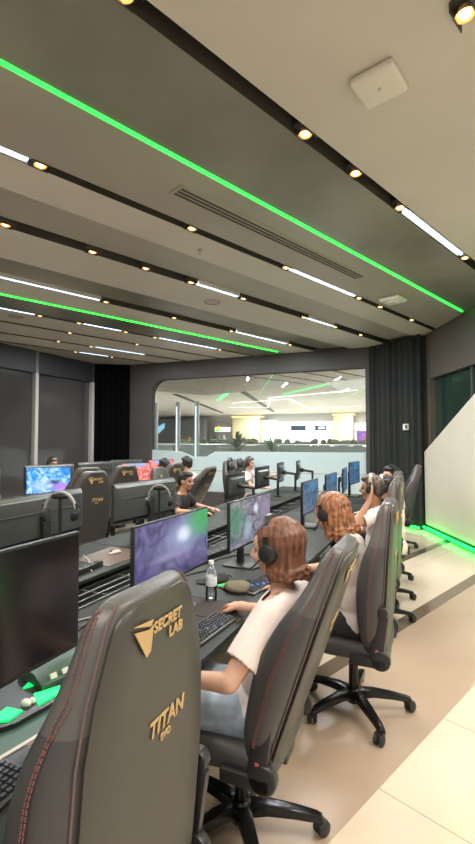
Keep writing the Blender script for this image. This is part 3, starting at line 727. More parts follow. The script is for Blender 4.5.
            tp = pts[-1]; pts.append(tp + V((.022 * math.cos(a) + .006, .02 * math.sin(a), -.004 + rnd.uniform(-.01, .015))))
            pts[0] = top
            h.tube(pts, [.010, .013, .014, .015, .015, .015, .014, .013, .010, .005], 7)
        h.fuse('hair', hm, root, .0075, it=1, keep=lambda c: not ((Hi @ c).x < -.055 and (Hi @ c).z < .07))
    if hs:
        W = Matrix.Translation((x, y, 0)) @ Matrix.Rotation(rz, 4, 'Z') @ Hm
        headset(W @ Matrix.Translation((.0, 0, .012)), hs, hsband)
    return root

# ------------------------------------------------------------------ desks
ZD = 0.745
M_desk = mat('charcoal_desk', (0.022, 0.025, 0.022), 0.5, var=.12, vscale=5, spec=.28)
M_desk2 = mat('brown_desk', (0.13, 0.095, 0.075), 0.4, var=.12, vscale=5)
M_leg = mat('desk_leg', (0.03, 0.03, 0.032), 0.4, metal=.4)
M_riser = mat('green_black_riser', (0.030, 0.078, 0.050), 0.42, var=.1, vscale=4)
def desk(x0, x1, y0, y1, label, m, edge=1):
    r = thing('desk', label, 'desk', ((x0 + x1) / 2, (y0 + y1) / 2, 0), 0, 'gaming desks'); dx = x1 - x0; dy = y1 - y0 - .008
    t = MB(); t.box((0, 0, ZD - .014), (dx, dy, .028)); t.build('desk_top', m, r, bevel=.006)
    for sx in (-1, 1):
        for sy in (-1, 1):
            l = MB(); l.box((sx * (dx / 2 - .08), sy * (dy / 2 - .05), (ZD - .028) / 2), (.06, .05, ZD - .028)); l.build('leg', M_leg, r, bevel=.004)
    f = MB(); f.box((-edge * (dx / 2 - .06), 0, .52), (.018, dy - .16, .36)); f.build('modesty_panel', M_leg, r)
    return r
E1, E0 = -0.98, -1.90
R1Y = [(-.05, 1.42), (1.42, 2.48), (2.48, 3.60), (3.60, 4.9), (4.9, 6.0), (6.0, 7.1), (7.1, 8.3)]
for i, (a, b) in enumerate(R1Y):
    desk(E0, E1, a, b, 'charcoal gaming desk, %s from the camera in the right-hand row' % ORD[i], M_desk)
R2Y = [(.9, 2.28), (2.28, 3.36), (3.36, 4.5), (4.5, 5.7), (5.7, 6.85), (6.85, 7.95), (7.95, 9.1)]
for i, (a, b) in enumerate(R2Y):
    desk(-3.06, -2.28, a, b, 'gaming desk behind the right-hand row, %s from the camera, facing the other way' % ORD[i], M_desk, -1)
for i, (a, b) in enumerate([(3.2, 4.4), (4.4, 5.6), (5.6, 6.8), (6.8, 8.6)]):
    desk(-5.75, -4.95, a, b, 'gaming desk in the far left row by the smoked glass, %s from the camera' % ORD[i], M_desk)
# cable tray between the two rows
ct = thing('cable_tray', 'black cable tray with thin metal rails between the two desk rows', 'cable tray', (-2.09, 4.5, 0))
q = MB(); q.box((0, 0, .60), (.34, 9.0, .01)); q.box((-.165, 0, .65), (.01, 9.0, .1)); q.box((.165, 0, .65), (.01, 9.0, .1)); q.build('trough', M_leg, ct)
M_rail = mat('rail_metal', (.20, .20, .19), .4, metal=.8)
for xx in (-.08, .0, .08):
    q = MB(); q.cone((xx, -4.5, .70), (xx, 4.5, .70), .006, n=8); q.build('rail', M_rail, ct)
q = MB()
for k in range(24): q.cone((-.16, -4.4 + k * .385, .692), (.16, -4.4 + k * .385, .692), .005, n=6)
q.build('rungs', M_rail, ct)
for k in range(8):
    q = MB(); q.box((0, -4.2 + k * 1.2, .30), (.05, .04, .60)); q.build('support', M_leg, ct)

# ------------------------------------------------------------------ monitors
M_hous = mat('monitor_black', (0.016, 0.017, 0.018), 0.35)
M_rear = mat('monitor_rear', (0.060, 0.066, 0.062), 0.30, var=.1, vscale=6)
M_off = mat('screen_off', (0.006, 0.006, 0.007), 0.20, spec=.5)
def monitor(x, y, rz, w, h, zb, label, scr, tilt=0, z0=ZD, group='monitors', wide=False, arm=False):
    """faces local +x; zb = height of the panel's lower edge over the desk"""
    r = thing('monitor', label, 'monitor', (x, y, z0), rz, group)
    T = Matrix.Translation((0, 0, zb + h / 2)) @ Matrix.Rotation(R(-tilt), 4, 'Y')
    a = MB(); a.M = T; a.box((-.012, 0, 0), (.024, w, h)); a.build('housing', M_hous, r, bevel=.005)
    s = MB(); s.M = T; s.box((.0008, 0, .004), (.002, w - .016, h - .026)); s.build('screen', scr, r, smooth=False)
    c = MB(); c.M = T
    if wide:
        c.rings([[(-.024, -w * k, -h / 2 + .02), (-.024, w * k, -h / 2 + .02), (-.024, w * k, h / 2 - .005), (-.024, -w * k, h / 2 - .005)] if i == 0 else [(-d, -w * k, -h * .40), (-d, w * k, -h * .40), (-d, w * k, h * .40), (-d, -w * k, h * .40)] for i, (k, d) in enumerate([(.495, .024), (.48, .05), (.44, .075)])])
        c.box((-.079, 0, h * .12), (.012, w * .86, .014))
    else:
        c.rings([[(-.022, -w * .42, -h * .36), (-.022, w * .42, -h * .36), (-.022, w * .42, h * .36), (-.022, -w * .42, h * .36)], [(-.05, -w * .3, -h * .25), (-.05, w * .3, -h * .25), (-.05, w * .3, h * .25), (-.05, -w * .3, h * .25)]])
    c.build('rear_cover', M_rear, r, bevel=.006)
    p = MB()
    if arm:
        p.cone((-.30, .0, 0), (-.30, 0, zb + h * .45), .022); p.caps((-.30, 0, zb + h * .42), (-.10, .05, zb + h * .5), .024); p.cone((-.10, .05, zb + h * .5), (-.04, 0, zb + h / 2), .03)
        p.ell((-.1, .04, zb + h * .5), (.04, .04, .045))
    else:
        p.box((-.10, 0, (zb + h * .55) / 2), (.03, .08, zb + h * .55)); p.box((-.07, 0, zb + h * .5), (.07, .06, .08))
    p.build('stand_post', M_hous, r, bevel=.006)
    b = MB()
    if arm: b.lathe([(.001, 0), (.06, 0), (.06, .012), (.001, .014)], (-.30, 0, 0), n=18)
    else: b.prism([(-.20, -.12), (-.16, -.15), (.06, -.13), (.09, -.07), (.09, .07), (.06, .13), (-.16, .15), (-.20, .12)], 0, .012)
    b.build('stand_base', M_hous, r, bevel=.003)
    return r
S_purple = screen_mat('purple_game', [(.3, (.035, .03, .11)), (.45, (.09, .075, .22)), (.58, (.13, .11, .27)), (.72, (.18, .15, .34)), (.8, (.12, .08, .25))], 2.6, 1.0, patches=[(.60, .66, .30, .38, (.34, .36, .62), .8), (.62, .68, .13, .17, (.75, .78, .98), .95), (.45, .40, .35, .10, (.30, .26, .50), .6), (.92, .85, .34, .42, (.05, .42, .12), .85), (.38, .0, .9, .24, (.04, .03, .10), .8)])  # green patch at upper right: ceiling LED reflection painted into the picture
S_mixed = screen_mat('misty_game', [(.3, (.05, .06, .08)), (.5, (.16, .16, .22)), (.7, (.30, .27, .36))], 3.0, 1.0, patches=[(.10, .60, .30, .55, (.05, .27, .13), .6), (.40, .34, .12, .34, (.32, .44, .54), .8), (.60, .74, .08, .15, (.65, .75, .85), .85), (.85, .6, .22, .5, (.24, .20, .32), .7)], seed=3.1)
S_blue = screen_mat('blue_game', [(.3, (.02, .07, .14)), (.5, (.05, .16, .30)), (.62, (.16, .18, .30)), (.75, (.12, .34, .55))], 3.0, .8, patches=[(.6, .85, .3, .22, (.05, .30, .55), .8)], seed=5.7)
S_sky = screen_mat('sky_game', [(.3, (.02, .16, .55)), (.45, (.05, .28, .75)), (.55, (.20, .48, .85)), (.68, (.55, .70, .90))], 2.4, 1.35, patches=[(.78, .22, .28, .22, (.45, .18, .62), .9), (.62, .42, .2, .12, (.06, .05, .08), .9), (.32, .3, .3, .3, (.45, .6, .8), .7)], seed=8.2)
S_red = screen_mat('red_game', [(.3, (.55, .06, .05)), (.5, (.85, .16, .13)), (.62, (.95, .40, .34)), (.75, (.65, .70, .80))], 3.4, 1.2, patches=[(.5, .9, .5, .2, (.25, .45, .75), .9)], seed=2.2)

monitor(-1.235, .925, 0, .76, .42, .215, 'large black monitor with a dark screen at the left edge, beside the near chair', M_off, z0=ZD)
monitor(-1.40, 2.24, 0, .78, .365, .175, 'monitor showing a purple game with a bright burst, behind the water bottle', S_purple, tilt=0)
monitor(-1.36, 3.29, R(-2), .76, .36, .17, 'monitor showing a misty grey and green game, second lit screen of the right row', S_mixed)
monitor(-1.35, 5.02, 0, .66, .36, .16, 'monitor showing a blue game, left of the ginger-haired player', S_blue)
monitor(-1.36, 6.15, 0, .66, .36, .16, 'small far blue monitor in the right row, just behind the first blue one', S_blue)
monitor(-1.36, 7.1, R(6), .66, .36, .18, 'far tilted blue monitor in the right row, near the charcoal curtain', S_blue)
monitor(-1.36, 7.95, R(-6), .62, .38, .22, 'farthest blue monitor of the right row, standing tallest by the window edge', S_blue)
monitor(-2.93, 2.62, PI + R(3), .98, .37, .18, 'wide dark monitor seen from behind at the left edge, below the blue screen', M_off, wide=True)
monitor(-2.84, 3.93, PI - R(4), .98, .38, .17, 'wide dark monitor seen from behind, left of the man in the black shirt', M_off, wide=True)
monitor(-2.88, 6.3, PI, .66, .37, .10, 'dark monitor seen from behind, just right of the man in the black shirt', M_off, arm=True)
monitor(-2.88, 7.42, PI, .66, .37, .14, 'dark monitor seen from behind, in front of the outstretched arm', M_off, arm=True)
monitor(-2.86, 8.35, PI + R(8), .60, .38, .16, 'dark far monitor seen from behind on a jointed arm', M_off, arm=True)
monitor(-2.66, 8.86, PI + R(10), .50, .38, .18, 'farthest dark monitor seen from behind, thin against the frosted film', M_off, arm=True)
# left rows
monitor(-5.35, 5.0, R(-38), .62, .40, .17, 'monitor showing a bright blue sky game on the far left', S_sky, group='lit monitors of the left rows')
monitor(-5.4, 7.2, R(-28), .62, .36, .17, 'monitor showing a red game behind the brown gaming chair', S_red, group='lit monitors of the left rows')
monitor(-5.4, 8.05, R(-28), .60, .36, .20, 'small red and blue monitor behind the heads near the window corner', S_red, group='lit monitors of the left rows')
for i, (x, y, w_) in enumerate([(-6.3, 4.35, 1.0), (-6.35, 5.95, .95), (-6.35, 7.1, .85), (-6.4, 8.15, .9)]):
    monitor(x, y, R(168), w_, .40, .14, 'dark monitor seen from behind by the smoked glass, %s from the left' % ORD[i], M_off, wide=True, group='dark monitors by the smoked glass')
desk(-6.85, -5.95, 3.4, 8.7, 'long charcoal desk against the smoked glass', M_desk)
# headsets hung on the two wide monitors
def headset_stand(x, y, top, rz, label):
    r = thing('headset_stand', label, 'stand', (x, y, ZD), rz, 'headset stands'); h_ = top - ZD
    q = MB(); q.lathe([(.001, 0), (.08, 0), (.08, .01), (.001, .014)], n=24); q.build('base', M_hous, r)
    q = MB(); q.cone((0, 0, .01), (0, 0, h_), .009); q.build('pole', M_hous, r)
    q = MB(); q.caps((0, -.03, h_), (0, .03, h_), .016); q.build('hook', M_hous, r)
M_gband = mat('grey_band', (.35, .33, .32), .4)
for x, y, z, a, lb in ((-1.77, 1.73, 1.33, -62, 'above the dark monitor at the left edge'), (-1.80, 2.66, 1.28, -58, 'above the purple screen, beside the man in black')):
    headset_stand(x, y, z + .105, R(a), 'thin black headset stand ' + lb)
    headset(Matrix.Translation((x, y, z + .02)) @ Matrix.Rotation(R(a), 4, 'Z') @ Matrix.Scale(.78, 4), 'grey and black headset hanging ' + lb, M_gband)

# ------------------------------------------------------------------ chairs
chair(-.915, .99, 0, 2, 'dark gaming chair nearest the camera, gold lettering on its back')
chair(-.83, 1.88, R(1), 19, 'reclined dark gaming chair under the auburn-haired player in the white shirt')
chair(-.535, 3.0, R(0), 3.5, 'dark gaming chair under the ginger-haired player, on a black star base')
chair(-.60, 4.50, 0, 2, 'dark gaming chair under the player with a raised hand')
chair(-.63, 5.14, 0, 2, 'grey-lit gaming chair under the player with black hair leaning forward')
chair(-.69, 5.85, 0, 2, 'gaming chair under the far player facing the camera')
chair(-.70, 7.60, R(5), 13, 'farthest dark gaming chair of the right row, against the charcoal curtain')
chair(-4.12, 4.35, R(-12), 7, 'dark gaming chair showing its gold marks between the two wide monitors')
chair(-4.72, 4.95, R(-20), 8, 'brownish gaming chair just left of the chair between the wide monitors')
chair(-3.30, 5.32, PI + R(8), 8, 'gaming chair under the man in the black shirt')
chair(-3.32, 7.6, PI, 8, 'gaming chair with a headset over it, facing the first far dark monitor', pillow=True)
chair(-3.50, 8.45, PI, 8, 'gaming chair of the player with the outstretched arm', pillow=True)
chair(-4.68, 5.65, R(-15), 10, 'brown-lit gaming chair with gold emblem in front of the red screen')
chair(-4.35, 7.15, R(0), 30, 'strongly reclined dark gaming chair seen from the side, under the player in white')
chair(-4.25, 6.35, R(-8), 8, 'gaming chair with gold emblem under the dark-haired player near the window')
chair(-7.25, 5.2, PI, 8, 'dark gaming chair standing before the smoked glass')
headset(Matrix.Translation((-3.58, 7.6, 1.25)) @ Matrix.Rotation(PI, 4, 'Z'), 'black headset hung over the gaming chair right of the man in black')

# ------------------------------------------------------------------ players
person('player with shoulder-length auburn hair, white T-shirt and pale jeans, hand on a mouse', -.83, 1.88, 0,
       dict(pel=(.10, 0, .57), neck=(.215, 0, 1.075), head=(.165, .0, 1.245), pitch=8, yaw=0, hairlen=.10, tuck=.22,
            armL=((.10, -.34, .82), (-.12, -.33, .79), (-.9, .3, -.05)), armR=((.03, .36, .83), (-.17, .43, .80), (-.85, .35, -.12)), curl=.6, hand=1.15, sleeve=.72,
            kneeL=(-.34, -.17, .55), kneeR=(-.36, .12, .55), footL=(-.30, -.14, .09), footR=(-.33, .12, .09)),
       voxel=.0065, hair=('long', H_auburn), pants=M_jean, hs='black headset worn by the auburn-haired player in front')
person('player with wavy ginger hair and white top, leaning on the desk', -.585, 2.98, R(0),
       dict(pel=(.08, 0, .57), neck=(.03, .0, 1.07), head=(-.085, -.01, 1.235), pitch=22, yaw=-12, hairlen=.135, wave=.09, tuck=.12,
            armL=((-.06, -.30, .82), (-.34, -.22, .785), (-1, .1, -.1)), armR=((-.1, .27, .82), (-.38, .2, .785), (-1, -.1, -.1))),
       voxel=.008, hair=('long', H_ginger), hs='black headset worn by the ginger-haired player', hsband=mat('olive_band', (.10, .10, .08), .5))
person('player with ash-brown hair in a white shirt, one raised hand at the head', -.65, 4.50, 0,
       dict(neck=(.10, 0, 1.08), head=(.04, 0, 1.25), armL=((-.06, -.30, .96), (.04, -.23, 1.15), (.25, .25, .9)), upL=(1, 0, .2), sleeve=.7, curl=.3), voxel=.01, skin=M_skin2, hair=('short', H_ash), hs='grey headset worn by the player with a raised hand', hsband=mat('grey_band', (.35, .33, .32), .5))
person('player with black hair leaning forward behind the raised hand', -.545, 5.14, 0,
       dict(neck=(.06, 0, 1.05), head=(-.01, 0, 1.2), pitch=15), hair=('short', H_black), hs='white-banded headset worn by the black-haired player', hsband=M_white)
person('player far down the right row turned to face the camera', -.62, 5.85, 0,
       dict(head=(.06, -.02, 1.27), yaw=40), hair=('short', H_black), hs='dark headset worn by the far player facing the camera')
person('man with short black hair in a black T-shirt typing, seen in profile', -3.16, 5.28, PI + R(8),
       dict(pel=(.08, 0, .57), neck=(.06, 0, 1.0), head=(-.01, 0, 1.16), pitch=4, yaw=-6, armL=((-.05, -.28, .80), (-.30, -.16, .785), (-1, .2, 0)), armR=((-.03, .30, .80), (-.30, .2, .785), (-1, -.1, 0)), sleeve=.78), voxel=.009, skin=M_skin2, hair=('short', H_black), shirt=M_shirtb)
person('player in a white top with black hair, seated behind the man in the black shirt', -4.35, 7.15, 0,
       dict(pel=(.06, 0, .57), neck=(.16, 0, 1.1), head=(.1, 0, 1.28)), hair=('short', H_black), hs='black headset worn by the player in white behind the man')
person('dark-haired player near the window corner, seen from behind', -4.25, 6.35, R(-8),
       dict(head=(.05, 0, 1.27)), hair=('short', H_black), shirt=M_shirtb, hs='dark headset worn by the player near the window corner')
person('player with an outstretched bare arm behind the far dark monitors', -3.5, 8.45, PI,
       dict(head=(.05, 0, 1.24), armL=((-.22, -.28, .98), (-.46, -.34, 1.0), (-1, -.1, .1)), armR=((-.1, .26, .82), (-.36, .2, .785), (-1, 0, 0)), sleeve=.6), hair=('short', H_ash), shirt=M_shirtw, hs='dark headset worn by the player with the outstretched arm')
person('brown-haired player at the far left before the smoked glass', -6.95, 6.6, PI,
       dict(head=(.03, 0, 1.25), pitch=12), hair=('short', H_ash), shirt=M_shirtb, hs='headset worn by the far left brown-haired player')

# ------------------------------------------------------------------ desk-top things
M_key = mat('key_dark', (0.03, 0.031, 0.034), 0.4); M_kcase = mat('keyboard_case', (0.10, 0.10, 0.10), 0.35, metal=.5)
def keyboard(x, y, rz, label, glow=None, l=.36, d=.135):
    r = thing('keyboard', label, 'keyboard', (x, y, ZD), rz, 'keyboards')
    c = MB(); c.rings([[(-d / 2, y_, 0), (d / 2, y_, 0), (d / 2, y_, .014), (-d / 2, y_, .026)] for y_ in (-l / 2, l / 2)]); c.build('case', M_kcase, r, bevel=.004)
    k = MB(); nx, ny = 6, 16; px, py = (d - .02) / nx, (l - .02) / ny
    acc = MB()
    for i in range(nx):
        for j in range(ny):
            if i == nx - 1 and 4 <= j <= 8:
                if j != 6: continue
            xx = -d / 2 + .01 + px * (i + .5); yy = -l / 2 + .01 + py * (j + .5); zz = .026 - .012 * (xx + d / 2) / d
            wy = py * (4.7 if (i == nx - 1 and j == 6) else .82); wx = px * .82
            (acc if glow and (i * 5 + j * 3) % 11 == 0 and 3 < j < 11 else k).rings([[(xx - wx / 2, yy - wy / 2, zz), (xx + wx / 2, yy - wy / 2, zz), (xx + wx / 2, yy + wy / 2, zz), (xx - wx / 2, yy + wy / 2, zz)], [(xx - wx / 2.6, yy - wy / 2.4, zz + .009), (xx + wx / 2.6, yy - wy / 2.4, zz + .008), (xx + wx / 2.6, yy + wy / 2.4, zz + .008), (xx - wx / 2.6, yy + wy / 2.4, zz + .009)]])
    k.build('keycaps', M_key, r)
    if glow: acc.build('lit_keycaps', mat(glow[0], glow[1], .4, emit=glow[1], es=glow[2]), r)
    return r
keyboard(-1.10, 2.08, R(-4), 'black keyboard with a few blue keys, beside the player in the white shirt', ('blue_key', (.06, .085, .14), .6))
keyboard(-1.13, .80, R(4), 'dark keyboard cut by the lower left corner of the photo')
keyboard(-1.12, 2.83, R(-8), 'keyboard with blue-lit keys by the auburn-haired player\'s far hand', ('blue_key2', (.03, .14, .6), 1.2))
keyboard(-1.15, 3.55, R(-6), 'dark keyboard before the ginger-haired player', ('blue_key', (.06, .085, .14), .6))
keyboard(-2.80, 5.15, PI, 'dark keyboard under the hands of the man in the black shirt')
def mouse(x, y, rz, label, m=M_plas):
    r = thing('computer_mouse', label, 'mouse', (x, y, ZD), rz, 'computer mice')
    b = MB(); b.rings([[(xx, -w_, .002), (xx, w_, .002), (xx, w_ * .95, h_ * .6), (xx, w_ * .5, h_), (xx, -w_ * .5, h_), (xx, -w_ * .95, h_ * .6)] for xx, w_, h_ in [(-.06, .018, .012), (-.052, .027, .022), (-.02, .031, .033), (.02, .031, .037), (.05, .026, .028), (.06, .016, .014)]]); b.build('shell', m, r, subsurf=1, angle=180)
    w_ = MB(); w_.lathe([(.001, -.004), (.009, -.004), (.009, .004), (.001, .004)], (-.036, 0, .028), n=14, axis='Y'); w_.build('scroll_wheel', M_leg, r)
    return r
mouse(-1.10, 2.40, R(-20), 'dark mouse under the hand of the auburn-haired player')
mouse(-2.56, 3.12, R(70), 'pale mouse on a brown pad behind the monitors', mat('pale_mouse', (.55, .42, .36), .35))
mouse(-1.14, 3.32, R(-10), 'dark mouse before the ginger-haired player')
pm = MB(); pm.prism([(-1.52, .95), (-1.0, 1.02), (-1.0, 1.40), (-1.52, 1.40)], ZD, ZD + .004); tag(pm.build('mouse_pad', mat('grey_pad', (.16, .12, .11), .8)), 'brown-grey mouse pad on the near desk', 'mouse pad')
pm = MB(); pm.prism([(-2.72, 2.82), (-2.34, 2.78), (-2.34, 3.30), (-2.75, 3.30)], ZD, ZD + .004); tag(pm.build('mouse_pad', M_desk2), 'brown mouse pad under the pale mouse behind the monitors', 'mouse pad')
pm = MB(); pm.prism([(-1.50, 2.22), (-1.0, 2.22), (-1.0, 2.47), (-1.50, 2.47)], ZD, ZD + .003); tag(pm.build('mouse_pad', mat('dark_pad', (.05, .04, .038), .8)), 'dark mouse pad under the mouse of the auburn-haired player', 'mouse pad')
# bottle
def bottle(x, y, label, z=ZD, s=1.0):
    r = thing('water_bottle', label, 'bottle', (x, y, z)); r.scale = (s, s, s)
    prof = [(.001, 0), (.026, .001), (.032, .008), (.032, .05), (.0295, .055), (.032, .06), (.0295, .068), (.032, .075), (.032, .15), (.029, .165), (.018, .192), (.0135, .2), (.0135, .21)]
    b = MB(); b.lathe(prof, n=28); b.build('shell', glass_mat('clear_plastic', (.95, .97, .98), .10, .06), r)
    wq = MB(); wq.lathe([(.001, .004), (.029, .005), (.0305, .012), (.0285, .055), (.0305, .078), (.0305, .10), (.001, .10)], n=28); wq.build('water', glass_mat('water', (.96, .98, .985), .05, .02), r)
    lb = MB(); lb.lathe([(.0325, .085), (.0328, .086), (.0328, .135), (.0325, .136)], n=28); lb.build('label', mat('bottle_label', (.62, .68, .72), .5, var=.3, vscale=40), r)
    cp = MB(); cp.lathe([(.001, .222), (.013, .222), (.0155, .219), (.0155, .203), (.001, .202)], n=24); cp.build('cap', M_white, r, angle=30)
    return r
bottle(-1.29, 2.47, 'clear plastic water bottle with white cap before the purple screen', s=1.08)
bottle(-1.30, 3.72, 'small clear water bottle at the right end of the misty screen', s=.95)
# caps, cables and little things around the bottle
def cap_hat(x, y, rz, label, m, s=1.0):
    r = thing('baseball_cap', label, 'cap', (x, y, ZD), rz, 'folded caps'); r.scale = (s, s, s * .68)
    b = MB(); b.ell((0, 0, .03), (.095, .08, .055)); b.ell((.02, .01, .062), (.075, .065, .03)); b.box((0, 0, -.02), (.3, .3, .04)); 
    o = MB(); o.ell((0, 0, .032), (.095, .08, .05)); o.ell((.02, .012, .058), (.072, .062, .03)); o.ell((-.03, -.02, .05), (.05, .05, .03)); o.fuse('crown', m, r, .007, it=2, keep=lambda c: c.z > .001)
    v_ = MB(); v_.rings([[(-.06, -.065, .014), (-.06, .065, .014), (-.06, .065, .019), (-.06, -.065, .019)], [(-.12, -.06, .010), (-.12, .06, .010), (-.12, .06, .015), (-.12, -.06, .015)], [(-.155, -.03, .004), (-.155, .03, .004), (-.155, .03, .009), (-.155, -.03, .009)]]); v_.build('brim', m, r, bevel=.002)
    return r
cap_hat(-1.22, 2.70, R(-25), 'olive folded cap on the desk right of the water bottle', mat('olive_cloth', (.17, .15, .10), .85, bump=.4, bscale=60))
cap_hat(-1.42, 2.80, R(30), 'black cap behind the olive one at the monitor edge', mat('black_cloth', (.02, .018, .018), .85, bump=.4, bscale=60), .9)
def cable(pts, r_, m, label, cat='cable', nm='cable'):
    q = MB(); n = []
    P_ = [V(p) for p in pts]
    for i in range(len(P_) - 1):
        a = P_[max(0, i - 1)]; b = P_[i]; c_ = P_[i + 1]; d = P_[min(len(P_) - 1, i + 2)]
        for k in range(6):
            t = k / 6; n.append(.5 * ((2 * b) + (c_ - a) * t + (2 * a - 5 * b + 4 * c_ - d) * t * t + (3 * b - a - 3 * c_ + d) * t ** 3))
    n.append(P_[-1]); q.tube(n, r_, 7); return tag(q.build(nm, m), label, cat)
cable([(-1.36, 2.70, ZD + .012), (-1.24, 2.82, ZD + .012), (-1.16, 2.80, ZD + .01), (-1.12, 2.74, ZD + .01)], .008, emat('green_cable', (.02, .6, .12), .7), 'green glowing cable on the desk behind the olive cap')
cable([(-1.6, 1.75, ZD + .006), (-1.45, 1.95, ZD + .006), (-1.30, 1.90, ZD + .006), (-1.19, 1.98, ZD + .006)], .004, mat('pale_cable', (.5, .47, .43), .5), 'thin pale cable running to the black keyboard')
cable([(-1.55, 2.75, ZD + .006), (-1.4, 2.95, ZD + .006), (-1.3, 2.85, ZD + .006), (-1.2, 2.92, ZD + .006)], .004, M_plas, 'thin black cable among the things behind the caps')
cable([(-2.75, 2.95, ZD + .006), (-2.6, 2.85, ZD + .006), (-2.45, 2.70, ZD + .006), (-2.36, 2.62, ZD + .006)], .006, mat('pale_cable', (.5, .47, .43), .5), 'pale cable beside the brown mouse pad behind the monitors')
cable([(-1.62, 1.52, ZD + .006), (-1.72, 1.9, ZD + .006), (-1.6, 2.3, ZD + .006), (-1.72, 2.7, ZD + .006), (-1.6, 3.0, ZD + .006)], .005, M_plas, 'long black cable along the back of the desks behind the purple screen')
cable([(-1.72, 3.1, ZD + .006), (-1.58, 3.5, ZD + .006), (-1.2, 3.75, ZD + .006), (-1.5, 4.2, ZD + .006)], .005, M_plas, 'black cable looping on the desk beside the misty screen')
cable([(-1.80, 1.45, ZD + .006), (-1.66, 1.62, ZD + .006), (-1.80, 1.85, ZD + .006), (-1.68, 2.05, ZD + .006)], .005, MATS['pale_cable'], 'pale curling cable behind the near dark monitor')
def power_box(x, y, rz, label):
    r = thing('power_strip', label, 'power strip', (x, y, ZD), rz, 'power strips')
    q = MB(); q.box((0, 0, .02), (.06, .34, .04)); q.build('body', M_hous, r, bevel=.006)
    for k in range(4):
        q = MB(); q.lathe([(.001, .0405), (.017, .0405), (.019, .043), (.021, .040)], (0, -.12 + .08 * k, 0), n=16); q.build('socket', M_leg, r)
power_box(-1.76, 2.25, R(6), 'black power strip behind the purple screen'); power_box(-1.74, 3.45, R(-8), 'black power strip behind the misty screen'); power_box(-2.42, 2.62, R(4), 'black power strip on the far desk beside the pale mouse')
# riser board, dock, green-lit monitor foot and grommet behind the near dark monitor
rb = thing('desk_riser', 'dark green riser board with a pale front edge under the dark monitor', 'riser', (-1.45, 1.0, ZD), 0)
q = MB(); q.prism([(-.38, -.95), (.10, -.75), (.25, .22), (.21, .38), (-.38, .40)], .0, .014); q.build('board', M_riser, rb)
q = MB(); q.prism([(.10, -.75), (.115, -.75), (.265, .22), (.225, .39), (.21, .38), (.25, .22)], .0, .016); q.build('edge_strip', mat('pale_edge', (.45, .40, .36), .4), rb)
q = MB(); q.M = Matrix.Translation((.13, -.02, .014)); q.lathe([(.020, .0), (.034, 0), (.036, .003), (.022, .006)], n=22); q.build('grommet', mat('copper', (.45, .25, .16), .35, metal=.6), rb)
q = MB(); q.M = Matrix.Translation((.13, -.02, .0142)); q.lathe([(.001, .0), (.020, 0), (.020, .001), (.001, .001)], n=22); q.build('grommet_hole', M_slot, rb)
dk = thing('charging_dock', 'dark curved dock with a row of pale ports beside the near chair', 'dock', (-1.44, 1.42, ZD + .014), R(-12))
q = MB(); q.rings([[(-.09, y_, .0), (.09, y_, .0), (.085, y_, .035), (.03, y_, .062), (-.06, y_, .064), (-.09, y_, .05)] for y_ in (-.13, .13)]); q.build('shell', M_riser, dk, bevel=.008)
for k in range(4):
    q = MB(); q.box((.072, -.075 + .05 * k, .047), (.012, .026, .02), (0, R(-28), 0)); q.build('port', M_white, dk)
gl = thing('lit_monitor_foot', 'monitor foot with glowing green panels on the riser under the dark monitor', 'monitor foot', (-1.42, 1.20, ZD + .014), R(-10))  # lit foot of the dark monitor, kept as its own object
q = MB(); q.prism([(-.13, -.16), (.09, -.17), (.125, -.08), (.12, .12), (.05, .18), (-.13, .14)], 0, .016); q.build('foot', M_hous, gl)
for pts in ([(.02, .05), (.10, .02), (.095, .10), (.05, .14)], [(.02, -.05), (.05, -.13), (.10, -.09), (.085, -.03)], [(-.05, .05), (-.02, .12), (-.08, .10)]):
    q = MB(); q.prism(pts, .0155, .021); q.build('light_panel', emat('dock_green', (.0, 1.0, .15), 1.3), gl, smooth=False)
q = MB(); q.ell((.055, -.0, .022), (.022, .016, .014)); q.ell((.06, .02, .022), (.012, .012, .012)); q.build('joint', M_white, gl)

# left rows: little things on the far desk
bottle(-4.35 - .85, 4.05, 'small green-tinted bottle on the far left desk', s=1.2)
sb = thing('snack_bag', 'small crumpled yellow snack bag beside the blue sky screen', 'snack bag', (-5.1, 5.42, ZD))
q = MB(); q.ell((0, 0, .05), (.10, .07, .05)); q.box((0, .0, .05), (.18, .02, .04)); q.fuse('bag', mat('yellow_foil', (.75, .5, .12), .35, bump=.6, bscale=40), sb, .012, it=2)
q = MB(); q.box((0, .09, .06), (.16, .03, .06), (.3, .2, 0)); q.build('torn_edge', mat('orange_foil', (.7, .3, .08), .4), sb)

# ------------------------------------------------------------------ the mall beyond the glass
mf = MB(); mf.box((-10, 33, -.06), (60, 45, .1)); struct(mf.build('floor_mall', mat('mall_floor', (.62, .60, .56), .2), smooth=False))
mc = MB(); mc.box((-10, 33, 4.25), (60, 45, .1)); struct(mc.build('ceiling_mall', mat('mall_ceiling', (.70, .67, .60), .7), smooth=False))
mw = MB(); mw.box((-10, 42, 2.4), (70, .3, 4.8)); mw.box((-31, 30, 2.4), (.3, 40, 4.8)); struct(mw.build('wall_mall', mat('mall_wall', (.62, .60, .56), .6), smooth=False))
M_pale = mat('pale_metal', (.70, .74, .78), .25, metal=.4)
for i, x in enumerate((-11.03, -9.93, -9.03)):
    r = thing('light_column', 'slim pale light column beyond the window, %s from the left' % ORD[i], 'column', (x, 16, 0), 0, 'slim light columns in the mall')
    q = MB(); q.cone((0, 0, 0), (0, 0, 3.3), .10, n=14); q.build('shaft', M_pale, r)
    q = MB(); q.box((.0, -.10, 1.9), (.05, .02, 2.4)); q.build('light_strip', emat('column_strip', (.8, .93, 1.0), 1.3), r)
